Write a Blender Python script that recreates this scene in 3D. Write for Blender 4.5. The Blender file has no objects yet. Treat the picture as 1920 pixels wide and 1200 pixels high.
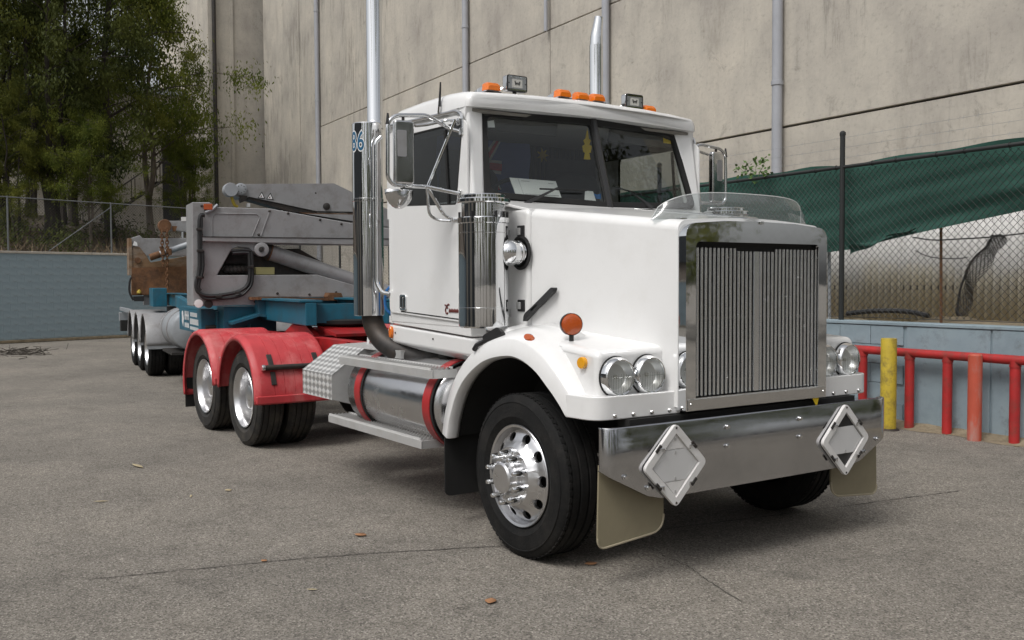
import bpy, bmesh, math, random
from mathutils import Vector, Matrix, noise
from mathutils.geometry import tessellate_polygon
R = math.radians
random.seed(7)
scn = bpy.context.scene
col = scn.collection

# ------------------------------------------------------------------ camera, sky, sun, exposure
CAM = Vector((4.6325, -4.3042, 1.6149))
YAW, PITCH, ROLL, FPX = R(146.1854), R(-2.2205), R(-0.2826), 1797.3
F_ = Vector((math.cos(YAW)*math.cos(PITCH), math.sin(YAW)*math.cos(PITCH), math.sin(PITCH)))
_r = F_.cross(Vector((0, 0, 1))).normalized(); _u = _r.cross(F_)
R_ = math.cos(ROLL)*_r + math.sin(ROLL)*_u; U_ = -math.sin(ROLL)*_r + math.cos(ROLL)*_u
cd = bpy.data.cameras.new('camera'); cam = bpy.data.objects.new('camera', cd); col.objects.link(cam)
cd.sensor_width = 36; cd.lens = FPX/1920*36; cd.clip_start = .05; cd.clip_end = 1500
cam.matrix_world = Matrix(((R_.x, U_.x, -F_.x, CAM.x), (R_.y, U_.y, -F_.y, CAM.y), (R_.z, U_.z, -F_.z, CAM.z), (0, 0, 0, 1)))
scn.camera = cam
SUN_EL, SUN_AZ = 56, -72          # hazy high sun behind the camera's left shoulder
w = bpy.data.worlds.new('World'); scn.world = w; w.use_nodes = True
nt = w.node_tree; bg = nt.nodes['Background']
sk = nt.nodes.new('ShaderNodeTexSky'); sk.sky_type = 'NISHITA'; sk.sun_disc = False
sk.sun_elevation = R(SUN_EL); sk.sun_rotation = R(90-SUN_AZ); sk.air_density = 1.0; sk.dust_density = 4.0; sk.ozone_density = 1.0
hs = nt.nodes.new('ShaderNodeHueSaturation'); hs.inputs['Saturation'].default_value = .18; hs.inputs['Value'].default_value = 1.0
nt.links.new(sk.outputs[0], hs.inputs['Color']); nt.links.new(hs.outputs[0], bg.inputs['Color'])
bg.inputs['Strength'].default_value = .115
sd = bpy.data.lights.new('sun', 'SUN'); sun = bpy.data.objects.new('sun', sd); col.objects.link(sun)
sd.energy = 1.3; sd.angle = R(22); sd.color = (1, .97, .93)
sdir = Vector((math.cos(R(SUN_EL))*math.cos(R(SUN_AZ)), math.cos(R(SUN_EL))*math.sin(R(SUN_AZ)), math.sin(R(SUN_EL))))
sun.rotation_euler = sdir.to_track_quat('Z', 'Y').to_euler(); sun.location = (0, 0, 30)
vs = scn.view_settings; vs.view_transform = 'Standard'; vs.look = 'None'; vs.exposure = 0.3; vs.gamma = 1

# ------------------------------------------------------------------ pixel -> place
def ray(u, v): return F_ + R_*((u-960)/FPX) - U_*((v-600)/FPX)
def at(u, v, x=None, y=None, z=None):
    d = ray(u, v)
    if x is not None: t = (x-CAM.x)/d.x
    elif y is not None: t = (y-CAM.y)/d.y
    else: t = (z-CAM.z)/d.z
    return CAM + d*t
def onp(u, v, P0, n): d = ray(u, v); return CAM + d*((P0-CAM).dot(n)/d.dot(n))
TA = R(7.2); KP = Vector((-5.3, 0, 0))                    # semi-trailer frame, turned about the kingpin
TX = Vector((math.cos(TA), -math.sin(TA), 0)); TY = Vector((math.sin(TA), math.cos(TA), 0))
def T(x, y, z): return KP + TX*x + TY*y + Vector((0, 0, z))
def tr(u, v, x=None, y=None): return onp(u, v, KP+TX*x, TX) if x is not None else onp(u, v, KP+TY*y, TY)
WA = R(176.76); WD = Vector((math.cos(WA), math.sin(WA), 0)); WN = Vector((-.0565, -.9984, 0)).normalized()  # yard boundary: along, towards yard

# ------------------------------------------------------------------ mesh helpers
def cr(pts, n=6, closed=False):                             # Catmull-Rom smoothing
    pts = [Vector(p) for p in pts]; out = []; m = len(pts)
    rng = range(m) if closed else range(m-1)
    for i in rng:
        g = (lambda k: pts[k % m]) if closed else (lambda k: pts[max(0, min(m-1, k))])
        p0, p1, p2, p3 = g(i-1), g(i), g(i+1), g(i+2)
        for k in range(n):
            t = k/n
            out.append(.5*((2*p1)+(p2-p0)*t+(2*p0-5*p1+4*p2-p3)*t*t+(3*p1-p0-3*p2+p3)*t**3))
    if not closed: out.append(pts[-1])
    return out
def fillet(pts, rad, n=5):                                  # rounds the corners of a pipe run
    pts = [Vector(p) for p in pts]; out = [pts[0]]
    for i in range(1, len(pts)-1):
        a, b, c = pts[i-1], pts[i], pts[i+1]
        r = min(rad, (a-b).length*.45, (c-b).length*.45)
        s, e = b+(a-b).normalized()*r, b+(c-b).normalized()*r
        for k in range(n+1):
            t = k/n; out.append(s*(1-t)**2 + b*2*t*(1-t) + e*t*t)
    return out+[pts[-1]]
def rrect(w, h, r, n=5):                                    # rounded rectangle, 2-D
    o = []
    for cx, cy, a0 in ((w/2-r, h/2-r, 0), (-w/2+r, h/2-r, 90), (-w/2+r, -h/2+r, 180), (w/2-r, -h/2+r, 270)):
        for k in range(n+1): a = R(a0+90*k/n); o.append((cx+r*math.cos(a), cy+r*math.sin(a)))
    return o
def rpoly(pts, r, n=4):                                     # rounds a closed 3-D polygon
    pts = [Vector(p) for p in pts]; m = len(pts); out = []
    for i in range(m):
        a, b, c = pts[i-1], pts[i], pts[(i+1) % m]
        q = r[i] if isinstance(r, (list, tuple)) else r
        q = min(q, (a-b).length*.45, (c-b).length*.45)
        if q <= 0: out.append(b); continue
        s, e = b+(a-b).normalized()*q, b+(c-b).normalized()*q
        for k in range(n+1): t = k/n; out.append(s*(1-t)**2+b*2*t*(1-t)+e*t*t)
    return out
def frame(axis):
    a = Vector(axis).normalized(); h = Vector((0, 0, 1)) if abs(a.z) < .9 else Vector((1, 0, 0))
    u = h.cross(a).normalized(); return a, u, a.cross(u)
class MB:
    def __init__(s): s.v = []; s.f = []
    def add(s, vs_, fs): o = len(s.v); s.v += [Vector(p) for p in vs_]; s.f += [tuple(i+o for i in f) for f in fs]; return s
    def box(s, c, d, rot=None):
        m = rot or Matrix.Identity(3); c = Vector(c)
        p = [c + m @ Vector((d[0]*a/2, d[1]*b/2, d[2]*e/2)) for a in (-1, 1) for b in (-1, 1) for e in (-1, 1)]
        return s.add(p, [(0, 1, 3, 2), (4, 6, 7, 5), (0, 4, 5, 1), (2, 3, 7, 6), (0, 2, 6, 4), (1, 5, 7, 3)])
    def hexa(s, p): return s.add(p, [(0, 1, 2, 3), (7, 6, 5, 4), (0, 4, 5, 1), (1, 5, 6, 2), (2, 6, 7, 3), (3, 7, 4, 0)])  # bottom 4, top 4
    def prism(s, poly, vec, holes=()):
        vec = Vector(vec); loops = [[Vector(p) for p in poly]]+[[Vector(p) for p in h] for h in holes]
        flat = [p for l in loops for p in l]; n = len(flat)
        if len(loops) == 1:
            fs = [tuple(range(n)), tuple(range(2*n-1, n-1, -1))]
        else:
            tris = tessellate_polygon(loops); fs = [tuple(t) for t in tris]+[tuple(i+n for i in reversed(t)) for t in tris]
        o = 0
        for l in loops:
            m = len(l)
            for i in range(m): a, b = o+i, o+(i+1) % m; fs.append((a, b, b+n, a+n))
            o += m
        return s.add(flat+[p+vec for p in flat], fs)
    def tube(s, path, r, n=10, caps=True):
        path = [Vector(p) for p in path]; m = len(path); vs_ = []; fs = []
        rr = r if isinstance(r, (list, tuple)) else [r]*m
        up = None
        for i, p in enumerate(path):
            t = (path[min(m-1, i+1)]-path[max(0, i-1)]).normalized()
            if up is None: _, u, b = frame(t)
            else:
                u = (up - t*up.dot(t))
                if u.length < 1e-6: _, u, b = frame(t)
                u.normalize(); b = t.cross(u)
            up = u
            for k in range(n): a = 2*math.pi*k/n; vs_.append(p+(u*math.cos(a)+b*math.sin(a))*rr[i])
        for i in range(m-1):
            for k in range(n): a = i*n+k; b2 = i*n+(k+1) % n; fs.append((a, b2, b2+n, a+n))
        if caps: fs += [tuple(range(n-1, -1, -1)), tuple(range((m-1)*n, m*n))]
        return s.add(vs_, fs)
    def lathe(s, prof, o, axis, n=32, caps=True):
        a, u, b = frame(axis); o = Vector(o); vs_ = []; fs = []; m = len(prof)
        for r, h in prof:
            for k in range(n): q = 2*math.pi*k/n; vs_.append(o+a*h+(u*math.cos(q)+b*math.sin(q))*r)
        for i in range(m-1):
            for k in range(n): c = i*n+k; d = i*n+(k+1) % n; fs.append((c, d, d+n, c+n))
        if caps: fs += [tuple(range(n-1, -1, -1)), tuple(range((m-1)*n, m*n))]
        return s.add(vs_, fs)
    def loft(s, rings, closed=True, caps=True):
        n = len(rings[0]); vs_ = [p for r in rings for p in r]; fs = []
        for i in range(len(rings)-1):
            for k in range(n if closed else n-1): a = i*n+k; b = i*n+(k+1) % n; fs.append((a, b, b+n, a+n))
        if caps and closed: fs += [tuple(range(n-1, -1, -1)), tuple(range((len(rings)-1)*n, len(rings)*n))]
        return s.add(vs_, fs)
    def mir(s): m = MB(); m.v = [Vector((p.x, -p.y, p.z)) for p in s.v]; m.f = [tuple(reversed(f)) for f in s.f]; return m
    def build(s, name, mat, parent=None, smooth=35, bevel=None, seg=2, recalc=True, solid=None):
        me = bpy.data.meshes.new(name)
        inv = MATS.get(parent.name, Matrix.Identity(4)).inverted() if parent else None
        vv = [(inv @ p) for p in s.v] if inv else s.v
        me.from_pydata([tuple(p) for p in vv], [], s.f)
        if recalc:
            bm = bmesh.new(); bm.from_mesh(me); bmesh.ops.remove_doubles(bm, verts=bm.verts, dist=1e-5)
            bmesh.ops.recalc_face_normals(bm, faces=bm.faces); bm.to_mesh(me); bm.free()
        if smooth:
            me.shade_smooth(); me.set_sharp_from_angle(angle=R(smooth))
        o = bpy.data.objects.new(name, me); col.objects.link(o); me.materials.append(M[mat])
        if parent: o.parent = parent; MATS[o.name] = MATS.get(parent.name, Matrix.Identity(4))
        if solid:
            q = o.modifiers.new('solid', 'SOLIDIFY'); q.thickness = solid; q.offset = -1
        if bevel:
            q = o.modifiers.new('bevel', 'BEVEL'); q.width = bevel; q.segments = seg; q.limit_method = 'ANGLE'; q.angle_limit = R(30); q.harden_normals = True
        return o
MATS = {}
def tag(o, label, cat, group=None, kind=None):
    if label: o['label'] = label
    if cat: o['category'] = cat
    if group: o['group'] = group
    if kind: o['kind'] = kind
    return o
def thing(name, label, cat, loc=(0, 0, 0), rz=0, group=None):
    o = bpy.data.objects.new(name, None); col.objects.link(o); o.empty_display_size = .2
    o.location = loc; o.rotation_euler = (0, 0, rz); MATS[o.name] = Matrix.Translation(Vector(loc)) @ Matrix.Rotation(rz, 4, 'Z')
    return tag(o, label, cat, group)
def copy_tree(o, loc, rz=None, label=None, scale=None):
    r = o.copy(); col.objects.link(r); r.location = loc
    if rz is not None: r.rotation_euler = (0, 0, rz)
    if scale: r.scale = (scale,)*3
    if label: r['label'] = label
    for ch in o.children:
        c = ch.copy(); col.objects.link(c); c.parent = r
        for g in ch.children: d = g.copy(); col.objects.link(d); d.parent = c
    return r

# ------------------------------------------------------------------ materials
M = {}
def mat(name, base, rough=.5, metal=0, var=.0, vscale=3, bump=0, bscale=40, dirt=None, dscale=2, damt=.5, coat=0, streak=1, spec=.5, rvar=0, trans=0, ior=1.45, emit=0):
    m = bpy.data.materials.new(name); m.use_nodes = True; M[name] = m
    t = m.node_tree; b = t.nodes['Principled BSDF']; N = t.nodes.new; L = t.links.new
    b.inputs['Base Color'].default_value = (*base, 1); b.inputs['Roughness'].default_value = rough; b.inputs['Metallic'].default_value = metal
    b.inputs['Specular IOR Level'].default_value = spec
    if coat: b.inputs['Coat Weight'].default_value = coat; b.inputs['Coat Roughness'].default_value = .06
    if trans: b.inputs['Transmission Weight'].default_value = trans; b.inputs['IOR'].default_value = ior
    if var or bump or dirt or rvar:
        tc = N('ShaderNodeTexCoord'); mp = N('ShaderNodeMapping'); L(tc.outputs['Object'], mp.inputs[0]); mp.inputs['Scale'].default_value = (1, 1, 1/streak)
        co = mp.outputs[0]
        last = None
        if var:
            nz = N('ShaderNodeTexNoise'); nz.inputs['Scale'].default_value = vscale; nz.inputs['Detail'].default_value = 6; nz.inputs['Roughness'].default_value = .65; L(co, nz.inputs['Vector'])
            rp = N('ShaderNodeMapRange'); rp.inputs[1].default_value = .3; rp.inputs[2].default_value = .7; rp.inputs[3].default_value = 1-var; rp.inputs[4].default_value = 1+var
            L(nz.outputs[0], rp.inputs[0])
            mx = N('ShaderNodeMix'); mx.data_type = 'RGBA'; mx.blend_type = 'MULTIPLY'; mx.inputs[0].default_value = 1; mx.inputs[6].default_value = (*base, 1)
            L(rp.outputs[0], mx.inputs[7]); last = mx.outputs[2]
        if dirt:
            nz = N('ShaderNodeTexNoise'); nz.inputs['Scale'].default_value = dscale; nz.inputs['Detail'].default_value = 8; nz.inputs['Roughness'].default_value = .7; L(co, nz.inputs['Vector'])
            rp = N('ShaderNodeMapRange'); rp.inputs[1].default_value = .48; rp.inputs[2].default_value = .72; rp.inputs[3].default_value = 0; rp.inputs[4].default_value = damt; L(nz.outputs[0], rp.inputs[0])
            mx = N('ShaderNodeMix'); mx.data_type = 'RGBA'; mx.inputs[6].default_value = (*base, 1); mx.inputs[7].default_value = (*dirt, 1)
            if last: L(last, mx.inputs[6])
            L(rp.outputs[0], mx.inputs[0]); last = mx.outputs[2]
        if last: L(last, b.inputs['Base Color'])
        if rvar:
            nz = N('ShaderNodeTexNoise'); nz.inputs['Scale'].default_value = vscale*2; nz.inputs['Detail'].default_value = 5; L(co, nz.inputs['Vector'])
            rp = N('ShaderNodeMapRange'); rp.inputs[1].default_value = .3; rp.inputs[2].default_value = .75; rp.inputs[3].default_value = rough; rp.inputs[4].default_value = rough+rvar; L(nz.outputs[0], rp.inputs[0]); L(rp.outputs[0], b.inputs['Roughness'])
        if bump:
            nz = N('ShaderNodeTexNoise'); nz.inputs['Scale'].default_value = bscale; nz.inputs['Detail'].default_value = 3; L(tc.outputs['Object'], nz.inputs['Vector'])
            bp = N('ShaderNodeBump'); bp.inputs['Strength'].default_value = bump; bp.inputs['Distance'].default_value = .02; L(nz.outputs[0], bp.inputs['Height']); L(bp.outputs[0], b.inputs['Normal'])
    return m
mat('white_paint', (.78, .78, .775), .28, 0, var=.02, vscale=2, coat=.6, rvar=.1, dirt=(.5, .48, .44), dscale=2.2, damt=.2)
mat('white_trim', (.72, .72, .7), .4, var=.05)
mat('chrome', (.78, .79, .8), .035, 1, bump=.03, bscale=4)
mat('chrome_worn', (.66, .66, .66), .07, 1, bump=.05, bscale=5, rvar=.1, vscale=6)
mat('stainless', (.52, .52, .53), .09, 1, bump=.06, bscale=3, var=.08, vscale=5, rvar=.1)
mat('slat_metal', (.82, .83, .84), .2, 1, rvar=.08, vscale=8)
mat('alloy', (.72, .72, .73), .27, 1, var=.04, vscale=8, rvar=.08, dirt=(.4, .38, .35), dscale=5, damt=.25)
mat('alloy_dull', (.58, .58, .575), .42, .45, var=.1, vscale=10, dirt=(.3, .28, .24), dscale=5, damt=.5)
mat('tank_metal', (.63, .63, .64), .15, 1, rvar=.16, vscale=4, var=.06)
mat('rubber', (.009, .009, .009), .8, spec=.25, var=.25, vscale=9, dirt=(.05, .045, .04), dscale=5, damt=.4, bump=.15, bscale=70)
mat('rubber_dusty', (.018, .017, .016), .75, var=.3, vscale=7, dirt=(.1, .085, .065), dscale=4, damt=.6, bump=.15, bscale=60)
mat('black_plastic', (.018, .018, .019), .45, var=.2, vscale=10)
mat('black_soft', (.012, .012, .012), .85, var=.3, vscale=6)
mat('dark_steel', (.05, .047, .045), .55, .6, var=.3, vscale=9, dirt=(.1, .07, .05), dscale=6, damt=.6)
mat('red_plastic', (.47, .045, .052), .45, var=.16, vscale=5, dirt=(.6, .22, .21), dscale=3, damt=.75, rvar=.2, streak=2)
mat('red_paint', (.36, .018, .02), .38, var=.2, vscale=5, dirt=(.09, .04, .035), dscale=4, damt=.7)
mat('amber', (.75, .17, .008), .16, coat=.8, bump=.06, bscale=60)
mat('amber_deep', (.42, .07, .006), .16, coat=.8, bump=.1, bscale=90)
mat('yellow_lens', (.75, .34, .01), .15, coat=.8)
mat('tan_rubber', (.235, .205, .135), .62, var=.06, vscale=4, dirt=(.15, .12, .08), dscale=3, damt=.25)
mat('tan_edge', (.32, .28, .2), .6, var=.1, vscale=6)
mat('placard_white', (.7, .69, .68), .4, var=.05, vscale=6, dirt=(.4, .37, .33), dscale=7, damt=.35)
mat('placard_grey', (.6, .6, .6), .45, var=.02)
mat('grey_paint', (.275, .275, .28), .42, var=.07, vscale=3, dirt=(.12, .1, .085), dscale=4.5, damt=.55)
mat('teal_paint', (.012, .12, .185), .4, var=.18, vscale=4, dirt=(.06, .055, .05), dscale=3, damt=.6)
mat('rust', (.15, .07, .03), .85, var=.4, vscale=6, dirt=(.05, .028, .018), dscale=5, damt=.8, bump=.4, bscale=30)
mat('rusty_plate', (.17, .1, .05), .75, var=.35, vscale=3, dirt=(.3, .27, .23), dscale=2, damt=.7, bump=.3, bscale=20, streak=.35)
mat('cloth_green', (.032, .1, .078), .9, var=.12, vscale=3, bump=.1, bscale=150)
mat('yellow_paint', (.5, .37, .035), .55, var=.15, vscale=5, dirt=(.09, .07, .04), dscale=9, damt=.85)
mat('red_rail', (.4, .022, .022), .55, var=.2, vscale=5, dirt=(.14, .05, .035), dscale=7, damt=.75)
mat('red_faded', (.5, .09, .05), .6, var=.15, vscale=4, dirt=(.36, .3, .27), dscale=3.5, damt=.95, streak=3)
mat('galv', (.34, .36, .38), .5, .3, var=.12, vscale=6)
mat('pvc_grey', (.36, .37, .4), .5, var=.06, vscale=4)
mat('fence_black', (.02, .022, .022), .5)
mat('wire', (.02, .021, .02), .6)
mat('bark', (.11, .09, .07), .9, var=.45, vscale=4, bump=.6, bscale=14, streak=4, dirt=(.22, .19, .16), dscale=2, damt=.7)
mat('dark_bark', (.035, .028, .022), .9, var=.4, vscale=5, bump=.6, bscale=14, streak=4)
mat('interior', (.05, .047, .043), .8, var=.2, vscale=8)
mat('headliner', (.22, .21, .19), .9)
mat('curtain', (.075, .062, .045), .9, var=.2, vscale=12)
mat('flag_blue', (.16, .2, .42), .85, var=.1)
mat('flag_white', (.75, .75, .75), .85)
mat('flag_red', (.5, .05, .06), .85)
mat('paper', (.78, .78, .77), .7, var=.02)
mat('print_ink', (.25, .25, .27), .7)
mat('blue_print', (.03, .18, .5), .6)
mat('yellow_card', (.6, .42, .01), .6)
mat('number_blue', (.01, .1, .2), .4)
mat('decal_white', (.75, .75, .75), .4)
mat('badge', (.13, .03, .025), .4, .3)
mat('lamp_mirror', (.9, .9, .9), .3, .85, bump=.05, bscale=30)
mat('lamp_face', (.55, .54, .5), .3, coat=.5)
mat('dry_leaf', (.34, .17, .08), .8, var=.3, vscale=20)
mat('straw', (.42, .35, .22), .8)
mat('weed_green', (.07, .13, .025), .6, var=.3, vscale=20)
mat('cream_box', (.5, .45, .2), .5, var=.05)
mat('reflector_white', (.85, .85, .85), .1, coat=1)
mat('tread_bright', (.8, .8, .79), .4, .2)
mat('crack_dark', (.045, .04, .036), .95)

def glass(name, tint, refl=1.45, rough=0.0, extra=0.0, haze=0.0):
    m = bpy.data.materials.new(name); m.use_nodes = True; M[name] = m; t = m.node_tree; N = t.nodes.new; L = t.links.new
    t.nodes.remove(t.nodes['Principled BSDF']); out = t.nodes['Material Output']
    tr_ = N('ShaderNodeBsdfTransparent'); tr_.inputs[0].default_value = (*tint, 1); gl = N('ShaderNodeBsdfGlossy'); gl.inputs['Roughness'].default_value = rough
    ge = N('ShaderNodeNewGeometry'); dp = N('ShaderNodeVectorMath'); dp.operation = 'DOT_PRODUCT'; L(ge.outputs['Normal'], dp.inputs[0]); L(ge.outputs['Incoming'], dp.inputs[1])
    def mth(op, *q):                                        # Schlick, the same from both faces of the sheet
        n = N('ShaderNodeMath'); n.operation = op
        for i, x in enumerate(q):
            if isinstance(x, (int, float)): n.inputs[i].default_value = x
            else: L(x, n.inputs[i])
        return n.outputs[0]
    r0 = ((refl-1)/(refl+1))**2; pw = mth('POWER', mth('SUBTRACT', 1.0, mth('ABSOLUTE', dp.outputs['Value'])), 5.0)
    ad = mth('MULTIPLY_ADD', pw, 1-r0, r0+extra).node
    mx = N('ShaderNodeMixShader'); L(ad.outputs[0], mx.inputs[0]); L(tr_.outputs[0], mx.inputs[1]); L(gl.outputs[0], mx.inputs[2])
    if haze:
        df = N('ShaderNodeBsdfDiffuse'); df.inputs[0].default_value = (.62, .64, .64, 1); m9 = N('ShaderNodeMixShader'); m9.inputs[0].default_value = haze; L(mx.outputs[0], m9.inputs[1]); L(df.outputs[0], m9.inputs[2]); mx = m9
    L(mx.outputs[0], out.inputs[0])
glass('windscreen_glass', (.90, .92, .91), 1.5)
glass('door_glass', (.62, .64, .64), 1.55)
glass('acrylic', (.64, .68, .68), 1.42, .06, .06, .17)
mat('acrylic_edge', (.6, .62, .62), .3)
glass('lens_glass', (.86, .87, .86), 1.5, .02)

def surf(name, build):
    m = bpy.data.materials.new(name); m.use_nodes = True; M[name] = m; t = m.node_tree
    build(t, t.nodes['Principled BSDF'], t.nodes.new, t.links.new); return m
def ramp(N, pts):
    r = N('ShaderNodeValToRGB'); e = r.color_ramp.elements
    while len(e) < len(pts): e.new(.5)
    for k, (p, c) in enumerate(pts): e[k].position = p; e[k].color = (*c, 1)
    return r
def asphalt(t, b, N, L):
    tc = N('ShaderNodeTexCoord'); co = tc.outputs['Object']
    vo = N('ShaderNodeTexVoronoi'); vo.inputs['Scale'].default_value = 120; L(co, vo.inputs['Vector'])
    sp = N('ShaderNodeSeparateColor'); L(vo.outputs['Color'], sp.inputs[0])
    r1 = ramp(N, [(0, (.09, .082, .071)), (.25, (.165, .151, .131)), (.7, (.231, .213, .186)), (.93, (.296, .273, .242)), (1, (.4, .37, .33))]); L(sp.outputs[0], r1.inputs[0])
    n1 = N('ShaderNodeTexNoise'); n1.inputs['Scale'].default_value = .55; n1.inputs['Detail'].default_value = 7; n1.inputs['Roughness'].default_value = .62; L(co, n1.inputs['Vector'])
    r2 = ramp(N, [(.3, (.72, .72, .72)), (.5, (.95, .945, .94)), (.72, (1.16, 1.145, 1.12))]); L(n1.outputs[0], r2.inputs[0])
    mx = N('ShaderNodeMix'); mx.data_type = 'RGBA'; mx.blend_type = 'MULTIPLY'; mx.inputs[0].default_value = 1; L(r1.outputs[0], mx.inputs[6]); L(r2.outputs[0], mx.inputs[7])
    n2 = N('ShaderNodeTexNoise'); n2.inputs['Scale'].default_value = 4; n2.inputs['Detail'].default_value = 8; n2.inputs['Roughness'].default_value = .75; L(co, n2.inputs['Vector'])
    r3 = ramp(N, [(.38, (.60, .59, .58)), (.5, (1, 1, 1)), (.8, (1.08, 1.06, 1.03))]); L(n2.outputs[0], r3.inputs[0])
    m2 = N('ShaderNodeMix'); m2.data_type = 'RGBA'; m2.blend_type = 'MULTIPLY'; m2.inputs[0].default_value = .42; L(mx.outputs[2], m2.inputs[6]); L(r3.outputs[0], m2.inputs[7])
    n8 = N('ShaderNodeTexNoise'); n8.inputs['Scale'].default_value = 1.3; n8.inputs['Detail'].default_value = 5; n8.inputs['Distortion'].default_value = .4; L(co, n8.inputs['Vector'])
    r8 = ramp(N, [(.66, (0, 0, 0)), (.76, (.45, .45, .45))]); L(n8.outputs[0], r8.inputs[0])
    m8 = N('ShaderNodeMix'); m8.data_type = 'RGBA'; L(r8.outputs[0], m8.inputs[0]); L(m2.outputs[2], m8.inputs[6]); m8.inputs[7].default_value = (.08, .074, .066, 1)
    L(m8.outputs[2], b.inputs['Base Color']); b.inputs['Roughness'].default_value = .88; b.inputs['Specular IOR Level'].default_value = .3
    bp = N('ShaderNodeBump'); bp.inputs['Strength'].default_value = .5; bp.inputs['Distance'].default_value = .006; L(vo.outputs['Distance'], bp.inputs['Height']); L(bp.outputs[0], b.inputs['Normal'])
surf('asphalt', asphalt)
def concrete(t, b, N, L):
    tc = N('ShaderNodeTexCoord'); co = tc.outputs['Object']
    n1 = N('ShaderNodeTexNoise'); n1.inputs['Scale'].default_value = .55; n1.inputs['Detail'].default_value = 8; n1.inputs['Roughness'].default_value = .62; L(co, n1.inputs['Vector'])
    r1 = ramp(N, [(.3, (.37, .34, .305)), (.5, (.48, .445, .39)), (.7, (.55, .505, .435))]); L(n1.outputs[0], r1.inputs[0])
    mp = N('ShaderNodeMapping'); mp.inputs['Scale'].default_value = (1.1, 1.1, .3); L(co, mp.inputs[0])
    n2 = N('ShaderNodeTexNoise'); n2.inputs['Scale'].default_value = 1.5; n2.inputs['Detail'].default_value = 9; n2.inputs['Roughness'].default_value = .72; L(mp.outputs[0], n2.inputs['Vector'])
    r2 = ramp(N, [(.28, (.66, .65, .64)), (.45, (.94, .94, .94)), (.6, (1.04, 1.04, 1.03))]); L(n2.outputs[0], r2.inputs[0])
    mx = N('ShaderNodeMix'); mx.data_type = 'RGBA'; mx.blend_type = 'MULTIPLY'; mx.inputs[0].default_value = .9; L(r1.outputs[0], mx.inputs[6]); L(r2.outputs[0], mx.inputs[7])
    n3 = N('ShaderNodeTexNoise'); n3.inputs['Scale'].default_value = 1.1; n3.inputs['Detail'].default_value = 12; n3.inputs['Roughness'].default_value = .8; n3.inputs['Distortion'].default_value = .8; L(co, n3.inputs['Vector'])
    r3 = ramp(N, [(.57, (0, 0, 0)), (.72, (.62, .62, .62))]); L(n3.outputs[0], r3.inputs[0])
    m3 = N('ShaderNodeMix'); m3.data_type = 'RGBA'; L(r3.outputs[0], m3.inputs[0]); L(mx.outputs[2], m3.inputs[6]); m3.inputs[7].default_value = (.12, .11, .1, 1)
    mp5 = N('ShaderNodeMapping'); mp5.inputs['Scale'].default_value = (3.5, 3.5, .35); L(co, mp5.inputs[0])
    n5 = N('ShaderNodeTexNoise'); n5.inputs['Scale'].default_value = 2.2; n5.inputs['Detail'].default_value = 10; n5.inputs['Roughness'].default_value = .78; L(mp5.outputs[0], n5.inputs['Vector'])
    n6 = N('ShaderNodeTexNoise'); n6.inputs['Scale'].default_value = .22; n6.inputs['Detail'].default_value = 3; L(co, n6.inputs['Vector'])
    mu = N('ShaderNodeMath'); mu.operation = 'MULTIPLY'; L(n5.outputs[0], mu.inputs[0]); L(n6.outputs[0], mu.inputs[1])
    r5 = ramp(N, [(.30, (0, 0, 0)), (.38, (.4, .4, .4))]); L(mu.outputs[0], r5.inputs[0])
    m5 = N('ShaderNodeMix'); m5.data_type = 'RGBA'; L(r5.outputs[0], m5.inputs[0]); L(m3.outputs[2], m5.inputs[6]); m5.inputs[7].default_value = (.1, .095, .085, 1)
    n7 = N('ShaderNodeTexNoise'); n7.inputs['Scale'].default_value = 14; n7.inputs['Detail'].default_value = 6; n7.inputs['Roughness'].default_value = .7; L(co, n7.inputs['Vector'])
    r7 = ramp(N, [(.3, (.78, .78, .77)), (.45, (1, 1, 1)), (.7, (1.04, 1.04, 1.03))]); L(n7.outputs[0], r7.inputs[0])
    m7 = N('ShaderNodeMix'); m7.data_type = 'RGBA'; m7.blend_type = 'MULTIPLY'; m7.inputs[0].default_value = .8; L(m5.outputs[2], m7.inputs[6]); L(r7.outputs[0], m7.inputs[7])
    L(m7.outputs[2], b.inputs['Base Color']); b.inputs['Roughness'].default_value = .9; b.inputs['Specular IOR Level'].default_value = .2
    n4 = N('ShaderNodeTexNoise'); n4.inputs['Scale'].default_value = 9; n4.inputs['Detail'].default_value = 6; L(co, n4.inputs['Vector'])
    bp = N('ShaderNodeBump'); bp.inputs['Strength'].default_value = .25; bp.inputs['Distance'].default_value = .02; L(n4.outputs[0], bp.inputs['Height']); L(bp.outputs[0], b.inputs['Normal'])
surf('concrete', concrete)
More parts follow.
